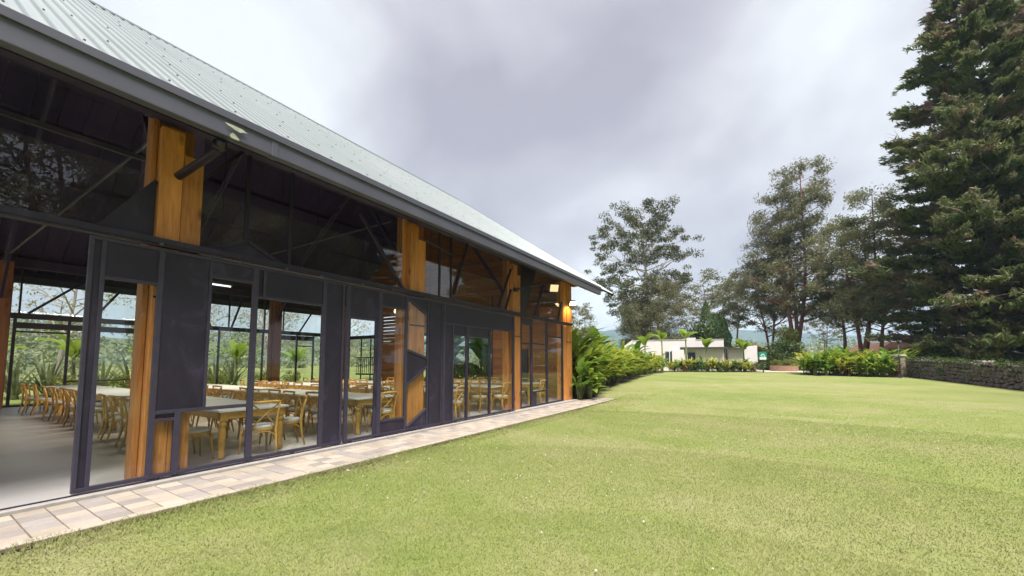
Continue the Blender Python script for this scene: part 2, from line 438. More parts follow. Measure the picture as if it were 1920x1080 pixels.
M['bark_red'] = mat_plain('red_bark', (0.14, 0.058, 0.038), (0.28, 0.13, 0.09), 5, 0.9, stretch=(4, 4, 0.7), bump_s=0.8, bump_d=0.03)
M['bark_pale'] = mat_plain('pale_bark', (0.26, 0.22, 0.19), (0.40, 0.35, 0.31), 5, 0.85, stretch=(4, 4, 0.7), bump_s=0.6, bump_d=0.02)
M['dead_twig'] = mat_plain('dead_wood', (0.24, 0.18, 0.15), (0.38, 0.30, 0.26), 5, 0.9)
M['leaf_euc'] = mat_leaf('eucalyptus_leaf', (0.0525, 0.063, 0.028), (0.091, 0.1015, 0.0455), (0.1435, 0.1435, 0.0735), 0.35)
M['leaf_grey'] = mat_leaf('grey_green_leaf', (0.1006, 0.1087, 0.0523), (0.165, 0.169, 0.0845), (0.2315, 0.2173, 0.1248), 0.35, 0.5)
M['leaf_pale'] = mat_leaf('pale_olive_leaf', (0.1742, 0.1887, 0.0871), (0.2709, 0.2757, 0.1355), (0.3629, 0.3387, 0.1984), 0.35, 0.5)
M['leaf_cyp'] = mat_leaf('cypress_leaf', (0.072, 0.094, 0.038), (0.140, 0.172, 0.064), (0.225, 0.245, 0.098), 0.45, 0.35, 0.6, (0.40, (0.215, 0.150, 0.108), 0.53))
M['leaf_dark'] = mat_leaf('dark_shrub_leaf', (0.03, 0.054, 0.015), (0.0675, 0.105, 0.027), (0.1275, 0.1575, 0.048), 0.9)
M['leaf_column'] = mat_leaf('column_cypress_leaf', (0.045, 0.085, 0.02), (0.08, 0.14, 0.032), (0.13, 0.19, 0.05), 1.2, 0.2)
M['leaf_ginger'] = mat_leaf('ginger_leaf', (0.1095, 0.2061, 0.0232), (0.219, 0.3026, 0.0335), (0.3864, 0.3993, 0.0709), 1.6, 0.42, 0.4)
M['leaf_yellow'] = mat_leaf('yellow_green_leaf', (0.2094, 0.2587, 0.0271), (0.3573, 0.3696, 0.0431), (0.4928, 0.4558, 0.0862), 2.0, 0.42, 0.4)
M['leaf_broad'] = mat_leaf('broad_leaf', (0.0607, 0.1283, 0.0162), (0.1148, 0.2093, 0.0297), (0.189, 0.2835, 0.0473), 1.4, 0.4, 0.38)
M['leaf_banana'] = mat_leaf('banana_leaf', (0.13, 0.22, 0.022), (0.20, 0.29, 0.034), (0.27, 0.33, 0.06), 1.2, 0.45, 0.35)
M['leaf_red'] = mat_leaf('maroon_leaf', (0.07, 0.0252, 0.0224), (0.133, 0.0504, 0.0364), (0.189, 0.091, 0.049), 2.0, 0.3, 0.45)
M['leaf_sword'] = mat_leaf('sword_leaf', (0.10, 0.13, 0.06), (0.17, 0.20, 0.10), (0.26, 0.27, 0.15), 2.0, 0.3)
M['leaf_hill'] = mat_leaf('hillside_leaf', (0.132, 0.168, 0.0768), (0.204, 0.24, 0.12), (0.312, 0.312, 0.18), 0.06, 0.25)
M['leaf_yshrub'] = mat_leaf('bright_shrub_leaf', (0.10, 0.13, 0.02), (0.17, 0.20, 0.035), (0.26, 0.26, 0.06), 1.0, 0.4)
M['stem'] = mat_plain('green_stem', (0.10, 0.13, 0.04), (0.19, 0.20, 0.08), 8, 0.7)
M['render_white'] = mat_plain('painted_render', (0.55, 0.515, 0.505), (0.62, 0.585, 0.575), 0.9, 0.85)
M['trim_dark'] = mat_plain('dark_canopy_trim', (0.028, 0.026, 0.03), (0.05, 0.045, 0.05), 5, 0.6)
M['stone'] = mat_paver('basalt_stone', (0.080, 0.058, 0.062), (0.20, 0.148, 0.150))
M['mortar'] = mat_plain('dark_joint', (0.015, 0.012, 0.012), (0.03, 0.025, 0.024), 12, 0.95)
M['pillar'] = mat_plain('mauve_brick', (0.21, 0.15, 0.15), (0.30, 0.225, 0.22), 5, 0.9)
M['pillar_cap'] = mat_plain('pale_coping', (0.38, 0.34, 0.31), (0.48, 0.44, 0.40), 6, 0.85)
M['brick'] = mat_paver('planter_brick', (0.32, 0.175, 0.115), (0.42, 0.25, 0.17))
M['sign_green'] = mat_plain('sign_green_paint', (0.012, 0.16, 0.105), (0.02, 0.20, 0.135), 3, 0.4)
M['sign_white'] = mat_plain('sign_white_paint', (0.62, 0.66, 0.64), (0.72, 0.75, 0.73), 3, 0.4)
M['post_green'] = mat_plain('dark_green_post', (0.010, 0.022, 0.016), (0.02, 0.036, 0.026), 5, 0.5)
M['car'] = mat_plain('white_car_paint', (0.62, 0.63, 0.65), (0.68, 0.69, 0.71), 2, 0.25)
M['car_glass'] = mat_plain('car_glass', (0.02, 0.025, 0.03), (0.03, 0.035, 0.04), 2, 0.1)
M['rubber'] = mat_plain('tyre_rubber', (0.012, 0.012, 0.012), (0.02, 0.02, 0.02), 8, 0.9)
M['plaza'] = mat_plain('pale_paving', (0.42, 0.36, 0.31), (0.52, 0.46, 0.40), 2, 0.9)
M['mountain'] = mat_plain('forest_mountain', (0.030, 0.045, 0.030), (0.060, 0.078, 0.050), 0.006, 0.95, bump_s=0.0)
M['field'] = mat_plain('far_field', (0.07, 0.09, 0.035), (0.13, 0.13, 0.06), 0.05, 0.95)
M['lamp_glass'] = mat_emit('lit_flood_lens', (1.0, 0.80, 0.40), 0.27)
M['lamp_hot'] = mat_emit('lit_flood_hot', (1.0, 0.80, 0.42), 1.6)
M['tube_light'] = mat_emit('fluorescent_tube', (0.95, 0.98, 1.0), 0.5)
M['bulb'] = mat_emit('warm_bulb', (1.0, 0.75, 0.35), .8)
M['black'] = mat_plain('black_metal', (0.010, 0.010, 0.012), (0.02, 0.02, 0.022), 8, 0.5)
M['tile_red'] = mat_plain('clay_roof', (0.16, 0.075, 0.055), (0.24, 0.12, 0.09), 4, 0.85)
M['yellow_can'] = mat_plain('yellow_plastic', (0.55, 0.36, 0.01), (0.6, 0.42, 0.02), 4, 0.4)

# ------------------------------------------------------------------ ground
def build_ground():
    # one sheet reaching the horizon: fine near the camera, coarse far out, following the gentle rise
    xs = np.concatenate([-np.geomspace(6000, 60, 16), np.linspace(-50, 60, 111), np.geomspace(70, 6000, 16)])
    ys = np.concatenate([-np.geomspace(4000, 30, 14), np.linspace(-20, 90, 111), np.geomspace(100, 6000, 16)])
    V = []; Fc = []
    rng = np.random.default_rng(3)
    for y in ys:
        for x in xs:
            z = ground_z(x, y)
            d = math.hypot(x, y)
            if d > 8: z += 0.03 * math.sin(x * 0.35 + 1) * math.sin(y * 0.29) * min(1, (d - 8) / 10) * (1 if x > -5 or y > 19 else 0)
            if -24.5 < x < -5.4 and -30 < y < 18.5: z = -0.06
            V.append((x, y, z))
    nx = len(xs)
    for j in range(len(ys) - 1):
        for i in range(nx - 1):
            Fc.append((j * nx + i, j * nx + i + 1, (j + 1) * nx + i + 1, (j + 1) * nx + i))
    me = new_mesh('lawn', V, Fc); me.polygons.foreach_set('use_smooth', [True] * len(Fc))
    o = link('lawn', me, M['lawn']); tag(o, 'mown yellow-green lawn sloping gently up towards the planted beds', kind='structure')
build_ground()
PATH_X0, PATH_X1, KERB_X1 = -6.83, -5.74, -5.62
def lawn_z(x, y):
    z = ground_z(x, y); d = math.hypot(x, y)
    if d > 8 and (x > -5 or y > 19): z += 0.03 * math.sin(x * 0.35 + 1) * math.sin(y * 0.29) * min(1, (d - 8) / 10)
    return z

def build_grass():
    rng = np.random.default_rng(11)
    Vs = []; Fs = []; nb = 0
    # rings of falling density; blades are single bent triangles, a little larger farther out
    for d0, d1, dens, hgt, wid in ((1.2, 4.5, 9000, 0.022, 0.0036), (4.5, 8, 5000, 0.021, 0.0048), (8, 14, 1800, 0.019, 0.0075), (14, 27, 420, 0.017, 0.013)):
        x0, x1, y0, y1 = -30, 40, -3, 44
        # sample in polar wedge of the view
        a0, a1 = -0.98, 0.98
        area = (a1 - a0) / 2 * (d1 ** 2 - d0 ** 2)
        n = int(area * dens)
        r = np.sqrt(rng.uniform(d0 ** 2, d1 ** 2, n)); t = rng.uniform(a0, a1, n)
        dx = -math.sin(YAW); dy = math.cos(YAW); rx = math.cos(YAW); ry = math.sin(YAW)
        X = r * (np.cos(t) * dx + np.sin(t) * rx); Y = r * (np.cos(t) * dy + np.sin(t) * ry)
        lim = KERB_X1 + 0.03 - 0.10 * np.abs(np.sin(Y * 5.1) * np.sin(Y * 1.7)) - rng.exponential(.012, n)
        keep = (X > lim) | ((Y > 18.2) & (X > -12))
        if d1 > 20: keep &= rng.uniform(0, 1, n) < ((27 - r) / 13) ** .8
        X = X[keep]; Y = Y[keep]; n = len(X)
        d = -math.sin(YAW) * X + math.cos(YAW) * Y
        tt = np.clip((d - 12) / 30, 0, 1); Z = 0.80 * tt * tt * (3 - 2 * tt)
        kx = np.clip((-5 - X) / 1.2, 0, 1); kx = kx * kx * (3 - 2 * kx); ky = np.clip((20 - Y) / 2.5, 0, 1); ky = ky * ky * (3 - 2 * ky)
        Z = Z * (1 - kx * ky) - 0.025
        rr = np.hypot(X, Y); m = (rr > 8) & ((X > -5) | (Y > 19))
        Z = Z + m * 0.03 * np.sin(X * 0.35 + 1) * np.sin(Y * 0.29) * np.minimum(1, (rr - 8) / 10)
        edge = np.exp(-((X - KERB_X1) / 0.22) ** 2) * (Y < 18.2)
        h = hgt * rng.uniform(0.55, 1.35, n) * (1 + 1.3 * edge); az = rng.uniform(0, 2 * np.pi, n); ln = rng.uniform(0.25, 1.25, n) * h
        w = wid * rng.uniform(0.6, 1.3, n); az2 = rng.uniform(0, 2 * np.pi, n)
        bx = np.cos(az2) * w; by = np.sin(az2) * w
        P = np.empty((n, 3, 3))
        P[:, 0] = np.stack([X - bx, Y - by, Z], 1); P[:, 1] = np.stack([X + bx, Y + by, Z], 1)
        P[:, 2] = np.stack([X + np.cos(az) * ln, Y + np.sin(az) * ln, Z + h], 1)
        Vs.append(P.reshape(-1, 3)); Fs.append(np.arange(n * 3).reshape(-1, 3) + nb); nb += n * 3
    o = link('grass', new_mesh('grass', np.concatenate(Vs), np.concatenate(Fs)), M['blades'])
    tag(o, 'short yellow-green grass blades covering the lawn', 'grass', kind='stuff')
    # clover flowers and dry bits
    n = 2600
    X = rng.uniform(-5.4, 22, n); Y = rng.uniform(0.5, 20, n)
    keep = (np.sin(X * 0.6 + 0.4) * np.sin(Y * 0.5 + 1.1) + rng.uniform(-0.9, 0.5, n)) > 0
    X = X[keep]; Y = Y[keep]
    V = []; Fc = []
    for x, y in zip(X, Y):
        z = lawn_z(x, y) + 0.028; s = rng.uniform(0.006, 0.012); b = len(V)
        V += [(x - s, y, z), (x, y - s, z), (x + s, y, z), (x, y + s, z), (x, y, z + s), (x, y, z - s)]
        Fc += [(b, b + 1, b + 4), (b + 1, b + 2, b + 4), (b + 2, b + 3, b + 4), (b + 3, b, b + 4), (b + 1, b, b + 5), (b + 2, b + 1, b + 5), (b + 3, b + 2, b + 5), (b, b + 3, b + 5)]
    o = link('clover_flowers', new_mesh('clover_flowers', V, Fc), M['flower_white'])
    tag(o, 'tiny white clover flowers scattered through the lawn', 'flowers', kind='stuff')
build_grass()

def build_path():
    root = empty('paved_path', (0, 0, 0)); tag(root, 'tan and grey block-paved path along the glass front of the pavilion', kind='structure')
    MB().box(PATH_X0 - 0.02, PATH_X1 + 0.02, -8, 18.0, -0.10, -0.012).build('sand_bed', M['sand'], root)
    rng = random.Random(5)
    me = {}
    w, l = (PATH_X1 - PATH_X0) / 5, 0.236
    def paver_mesh(mk):
        hx, hy = w / 2 - 0.0055, l / 2 - 0.0055; b = 0.006
        m = MB(); V = []
        for z, i in ((-0.05, 0), (-b, 0), (0.0, b)):
            V += [(-hx + i, -hy + i, z), (hx - i, -hy + i, z), (hx - i, hy - i, z), (-hx + i, hy - i, z)]
        Fc = [(8, 9, 10, 11)]
        for r in (0, 4):
            Fc += [(r + k, r + (k + 1) % 4, r + 4 + (k + 1) % 4, r + 4 + k) for k in range(4)]
        m.add(V, Fc); x = m.mesh('paver'); x.materials.append(M[mk]); return x
    for mk in ('paver_tan', 'paver_buff', 'paver_grey'): me[mk] = paver_mesh(mk)
    rows = []
    y = 0.28
    cells = []
    j = 0
    while y < 17.85:
        off = 0.0
        for i in range(5):
            r = rng.random()
            mk = 'paver_grey' if r < 0.33 else ('paver_tan' if r < 0.62 else 'paver_buff')
            cells.append((PATH_X0 + (i + 0.5) * w, y + off, mk))
        y += l; j += 1
    big = cells[:300]; rest = cells[300:]
    for x, yy, mk in big:
        o = link('paver', me[mk], None, root)
        o.location = (x + rng.uniform(-.0015, .0015), yy + rng.uniform(-.0015, .0015), rng.uniform(-0.003, 0.002)); o.rotation_euler = (rng.uniform(-.006, .006), rng.uniform(-.006, .006), rng.uniform(-.008, .008))
    for mk in me:
        m = MB()
        for x, yy, k in rest + [(PATH_X0 + (i + .5) * w, 0.28 - (q + 1) * l, ('paver_tan', 'paver_buff', 'paver_grey')[rng.randrange(3)]) for q in range(30) for i in range(5)]:
            if k == mk: m.box(x - w / 2 + .004, x + w / 2 - .004, yy - l / 2 + .004, yy + l / 2 - .004, -0.05, rng.uniform(-0.003, 0.002))
        o = m.build('far_pavers', M[mk], root); o['kind'] = 'stuff'
    # border blocks along the lawn
    kw = KERB_X1 - PATH_X1; yy = -6.0; km = MB().box(-kw / 2 + .003, kw / 2 - .003, -0.495, 0.495, -0.06, 0.0).mesh('edging_block'); km.materials.append(M['paver_buff'])
    while yy < 17.9:
        o = link('edging_block', km, None, root); o.location = ((PATH_X1 + KERB_X1) / 2, yy, 0.004 + rng.uniform(-.002, .002)); yy += 1.0
build_path()
def build_kerb_soil():
    rg = random.Random(31); V = []; Fc = []; n = 190
    for k in range(n):
        y = -1.0 + k * .1; w = .05 + .10 * max(0, math.sin(k * .21) * math.sin(k * .067 + 1)) + rg.uniform(0, .03)
        V += [(KERB_X1 + .002, y, -.004), (KERB_X1 + w, y, -.014)]
    for k in range(n - 1): Fc.append((2 * k, 2 * k + 1, 2 * k + 3, 2 * k + 2))
    o = link('soil_strip', new_mesh('soil_strip', V, Fc), M['soil']); tag(o, 'thin strip of bare soil between the path edging and the lawn', kind='structure')
build_kerb_soil()

# ------------------------------------------------------------------ the pavilion
GRID = [-2.43, 2.22, 6.92, 11.55, 15.85]
XF = -7.10              # front of the timber columns
XB = -22.9              # far glass front
RIDGE_X, EAVE_X, EAVE_Z = -15.0, -6.05, 4.94
TANP = math.tan(R(35.2))
RIDGE_Z = EAVE_Z + (EAVE_X - RIDGE_X) * TANP
ROOF_Y0, ROOF_Y1E, ROOF_Y1R = -9.0, 18.85, 17.8
END_Y = 16.05
pav = empty('pavilion', (-15, 4, 0)); tag(pav, 'long dark steel, timber and glass dining pavilion with pale metal roof', 'pavilion')
pav.location = (0, 0, 0)

def roof_z(x):
    return RIDGE_Z - abs(x - RIDGE_X) * TANP

def build_floor():
    MB().box(XB - 0.3, -6.93, -9, END_Y + 0.25, -0.2, 0.03).build('floor_slab', M['floor'], pav)
    MB().box(-6.93, -6.86, -9, END_Y + 0.25, -0.2, 0.026).build('slab_edge', M['slab_edge'], pav)
    MB().box(-6.985, -6.965, -9, 11.25, 0.03, 0.045).build('door_track', M['steel'], pav)
build_floor()

def build_columns():
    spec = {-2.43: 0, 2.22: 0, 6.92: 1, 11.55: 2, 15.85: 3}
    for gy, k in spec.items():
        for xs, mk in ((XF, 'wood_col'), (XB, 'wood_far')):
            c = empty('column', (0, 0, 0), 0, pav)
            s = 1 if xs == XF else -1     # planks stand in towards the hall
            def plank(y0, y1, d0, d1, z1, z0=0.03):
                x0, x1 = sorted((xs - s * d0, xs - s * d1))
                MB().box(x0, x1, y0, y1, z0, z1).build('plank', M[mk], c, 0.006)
            if k == 3:
                plank(gy - 0.53, gy - 0.15, 0.02, 0.30, 5.25); plank(gy - 0.145, gy + 0.35, 0.0, 0.32, 5.25)
                plank(gy - 0.30, gy + 0.2, 0.325, 0.42, 5.25)
            else:
                h0 = 4.97
                plank(gy - 0.25, gy + 0.01, 0.0, 0.30, h0); plank(gy + 0.016, gy + 0.26, 0.006, 0.30, 4.66)
                plank(gy - (.36 if k == 1 else .32), gy - 0.256, 0.13, 0.36, 5.2); plank(gy - 0.2, gy + 0.22, 0.305, 0.46, 5.2)
            if xs == XF:
                # dark steel strap and bolts on the timber
                MB().box(XF + 0.002, XF + 0.012, gy - 0.24, gy + 0.25, 2.50, 2.53).build('strap', M['black'], c)
build_columns()

def build_doors():
    X0, X1 = -7.07, -7.02
    def door(): return empty('sliding_door', (0, 0, 0), 0, pav)
    def fr(p, y0, y1, z0, z1, nm='stile', mk='steel_light', dx=0.0):
        return MB().box(X0, X1 + dx, y0, y1, z0, z1).build(nm, M[mk], p, 0.003)
    def pn(p, y0, y1, z0, z1, dx=0.0):
        return MB().box(X0 + 0.012, X1 - 0.016 + dx, y0, y1, z0, z1).build('steel_panel', M['steel'], p)
    def gl(p, y0, y1, z0, z1):
        return MB().box(-7.049, -7.043, y0, y1, z0, z1).build('pane', M['glass'], p)
    B, T = 0.05, 3.19; b, t = 0.10, 3.15
    # ---- first door beside the open doorway
    d = door()
    fr(d, 1.328, 3.285, B, b, 'rail', dx=.003); fr(d, 1.328, 3.285, t, T, 'rail', dx=.003)
    fr(d, 1.328, 1.37, b, t); pn(d, 1.37, 1.437, b, t, -0.006); fr(d, 1.437, 1.48, b, t)
    gl(d, 1.48, 2.0, b, 2.665); fr(d, 1.48, 2.0, 2.665, 2.705, 'rail'); pn(d, 1.48, 2.0, 2.705, t)
    fr(d, 2.0, 2.062, b, t)
    fr(d, 2.062, 3.2, 0.905, 0.955, 'rail'); pn(d, 2.062, 2.27, 0.86, 0.905, -0.01); fr(d, 2.062, 2.27, 0.80, 0.845, 'rail')
    gl(d, 2.062, 2.27, b, 0.80); fr(d, 2.27, 2.345, b, 0.905); gl(d, 2.345, 3.2, b, 0.905)
    pn(d, 2.062, 2.595, 0.955, t); fr(d, 2.595, 2.635, 0.955, t)
    gl(d, 2.635, 3.2, 0.955, 2.895); fr(d, 2.635, 3.2, 2.895, 2.935, 'rail'); pn(d, 2.635, 3.2, 2.935, t)
    fr(d, 3.2, 3.285, b, t)
    # ---- second door
    d = door()
    fr(d, 3.288, 4.89, B, b, 'rail', dx=.003); fr(d, 3.288, 4.89, t, T, 'rail', dx=.003)
    pn(d, 3.288, 3.36, 2.71, t, -.008); fr(d, 3.36, 3.40, 2.71, t); gl(d, 3.288, 4.42, b, 2.67); fr(d, 3.288, 4.42, 2.67, 2.71, 'rail'); pn(d, 3.40, 4.42, 2.71, t)
    fr(d, 4.42, 4.50, b, t); pn(d, 4.50, 4.845, b, t); fr(d, 4.845, 4.89, b, t)
    # ---- third door with the slanted opening
    d = door()
    fr(d, 4.95, 7.81, B, b, 'rail', dx=.003); fr(d, 4.95, 7.81, t, T, 'rail', dx=.003)
    fr(d, 4.95, 5.02, b, t); gl(d, 5.02, 5.645, b, 2.50); fr(d, 5.02, 5.645, 2.50, 2.54, 'rail'); pn(d, 5.02, 5.645, 2.54, t)
    fr(d, 5.645, 5.72, b, t, mk='steel', dx=-.01); fr(d, 5.72, 5.82, b, t)
    fr(d, 5.82, 6.49, 0.33, 0.375, 'rail'); pn(d, 5.82, 6.49, b, 0.33); gl(d, 5.82, 6.49, 0.375, 2.835); fr(d, 5.82, 6.49, 2.835, 2.875, 'rail'); pn(d, 5.82, 6.49, 2.875, t)
    fr(d, 6.49, 6.555, b, t)
    a, c = 6.555, 7.205
    def tri(poly): MB().prism(poly, 'x', X0 + .014, X1 - .018).build('steel_panel', M['steel'], d)
    def diag(p, q, w=0.05):
        MB().bar((-7.045, p[0], p[1]), (-7.045, q[0], q[1]), 0.054, w, (0, 0, 1)).build('slanted_bar', M['steel_light'], d)
    tri([(a, t), (c, t), (c, 2.80)]); diag((a, 3.13), (c, 2.80))
    tri([(a, 1.91), (c, 1.73), (c, 1.51), (a, 1.10)]); diag((a, 1.91), (c, 1.73)); diag((a, 1.10), (c, 1.51))
    tri([(a, b), (c, b), (c, 0.48)]); diag((a + 0.02, 0.115), (c, 0.48))
    MB().prism([(a, 3.12), (c, 2.80), (c, 1.74), (a, 1.92)], 'x', -7.049, -7.043).build('pane', M['glass'], d)
    MB().prism([(a, 1.09), (c, 1.50), (c, 0.49), (a, 0.11)], 'x', -7.049, -7.043).build('pane', M['glass'], d)
    fr(d, 7.205, 7.25, b, t); pn(d, 7.25, 7.295, b, t, -.01); pn(d, 7.295, 7.71, b, t); fr(d, 7.71, 7.745, b, t); fr(d, 7.775, 7.81, b, t); pn(d, 7.745, 7.775, b, t, -.01)
    # ---- fourth door up to the third column
    d = door()
    fr(d, 7.814, 11.29, B, b, 'rail', dx=.003); fr(d, 7.814, 11.29, t, T, 'rail', dx=.003)
    fr(d, 7.814, 7.86, b, t); fr(d, 7.86, 11.19, 2.63, 2.67, 'rail'); pn(d, 7.86, 11.19, 2.67, t)
    pn(d, 7.86, 8.156, b, 2.63); fr(d, 8.156, 8.205, b, 2.63)
    gl(d, 8.205, 8.724, b, 2.34); fr(d, 8.205, 8.724, 2.34, 2.37, 'rail'); pn(d, 8.205, 8.724, 2.37, 2.63)
    fr(d, 8.724, 8.815, b, 2.63, mk='steel'); gl(d, 8.815, 9.82, b, 2.34); fr(d, 8.815, 9.82, 2.34, 2.37, 'rail'); pn(d, 8.815, 9.82, 2.37, 2.63)
    fr(d, 9.82, 9.92, b, 2.63, mk='steel'); gl(d, 9.92, 11.19, b, 2.63); fr(d, 11.19, 11.29, b, t, mk='steel')
    # rollers under the doors
    for y in (2.12, 2.32, 3.95, 4.8, 5.1, 5.75, 6.9, 8.3, 8.75, 10.1, 11.0):
        MB().tube([(-7.06, y, 0.045), (-7.0, y, 0.045)], 0.022, 10).build('roller', M['black'], pav)
    # ---- fixed glazing of the last bay
    g = empty('fixed_window', (0, 0, 0), 0, pav)
    X0, X1 = -7.16, -7.10
    def f2(y0, y1, z0, z1, nm='mullion', dx=0): MB().box(X0, X1 + dx, y0, y1, z0, z1).build(nm, M['steel'], g)
    def g2(y0, y1, z0, z1): MB().box(-7.133, -7.127, y0, y1, z0, z1).build('pane', M['glass'], g)
    f2(11.83, 15.3, 0.03, 0.09, 'sill'); f2(11.83, 11.89, 0.09, 3.2); f2(12.55, 12.67, 0.09, 3.2); f2(13.77, 13.90, 0.09, 3.2); f2(15.2, 15.3, 0.09, 3.2)
    f2(11.89, 12.55, 2.98, 3.2, 'header'); f2(11.89, 12.55, 2.27, 2.32, 'transom'); f2(12.67, 13.77, 2.30, 2.35, 'transom'); f2(13.90, 15.2, 2.64, 2.69, 'transom')
    g2(11.89, 12.55, .09, 2.27); g2(11.89, 12.55, 2.32, 2.98); g2(12.67, 13.77, .58, 2.30); g2(12.67, 13.77, 2.35, 3.2); g2(12.96, 13.77, .09, .53)
    g2(13.90, 15.2, .09, 2.64); g2(13.90, 15.2, 2.69, 3.2)
    f2(12.67, 13.77, .53, .58, 'ledge', 0.03); MB().box(-7.15, -7.11, 12.67, 12.96, .09, .53).build('steel_panel', M['steel'], g)
build_doors()

def build_rail_and_clerestory():
    # the steel beam that carries the doors
    MB().box(-7.09, -6.99, -9, 15.95, 3.215, 3.245).box(-7.06, -6.975, -9, 15.95, 3.245, 3.325).build('door_beam', M['steel'], pav, 0.004)
    for y in (2.0, 3.7, 4.35, 5.25, 6.05, 7.5, 8.9, 10.6):
        MB().tube([(-6.985, y, 3.235), (-6.955, y, 3.235)], 0.022, 8).build('bolt', M['truss'], pav)
    cl = empty('clerestory', (0, 0, 0), 0, pav)
    X0, X1 = -7.235, -7.185
    Z0, Z1 = 3.325, 5.25
    def v(y, w=0.05): MB().box(X0, X1, y - w / 2, y + w / 2, Z0, Z1).build('mullion', M['steel'], cl)
    def dg(p, q, w=0.06): MB().bar((-7.17, *p), (-7.17, *q), 0.05, w).build('brace', M['steel'], cl)
    def tri(poly): MB().prism(poly, 'x', -7.18, -7.165).build('steel_panel', M['steel'], cl)
    edges = [-9, -2.83, -2.2, 1.80, 2.49, 3.14, 3.86, 6.48, 7.19, 7.80, 8.26, 11.12, 11.82, 15.3]
    bays = [(-2.17, 1.82, [-0.2]), (2.48, 6.52, [3.14, 3.86]), (7.18, 11.15, [7.80, 8.26]), (11.81, 15.32, [])]
    for y0, y1, ms in bays:
        MB().box(X0, X1, y0, y1, Z0 - 0.02, Z0 + 0.03).build('sill', M['steel'], cl)
        ed = [y0] + ms + [y1]
        for m_ in ms: v(m_)
        for p, q in zip(ed[:-1], ed[1:]):
            MB().box(-7.213, -7.207, p + .025, q - .025, Z0 + .03, Z1).build('pane', M['glass_up'], cl)
    # first bay: a horizontal bar and a dark triangle against the column
    MB().box(X0 + .01, X1 + .015, -2.17, 1.82, 4.40, 4.46).build('transom', M['steel'], cl)
    tri([(1.42, Z0), (1.96, Z0), (1.96, 4.15)]); dg((1.42, Z0 + .02), (1.96, 4.16))
    # second bay: a low gable of dark panels and a long brace
    tri([(2.60, Z0), (3.68, Z0), (3.15, 3.61)]); dg((2.58, Z0 + .02), (3.15, 3.61)); dg((3.15, 3.61), (3.70, Z0 + .02))
    dg((5.30, 4.78), (6.54, 3.34)); dg((2.49, 4.4), (3.1, 5.2), .05)
    # third bay
    dg((8.35, 3.5), (8.95, 5.1)); dg((10.52, 3.33), (11.28, 4.80)); dg((10.95, 3.33), (11.28, 4.1)); dg((7.2, 4.75), (8.3, 4.60), .035)
    # fourth bay: dark wedge and braces
    tri([(11.95, Z0), (12.22, Z0), (13.1, 5.2), (11.95, 5.2)]); dg((12.95, 3.34), (13.72, 4.75)); dg((14.93, 3.34), (15.5, 4.5), .07)
build_rail_and_clerestory()

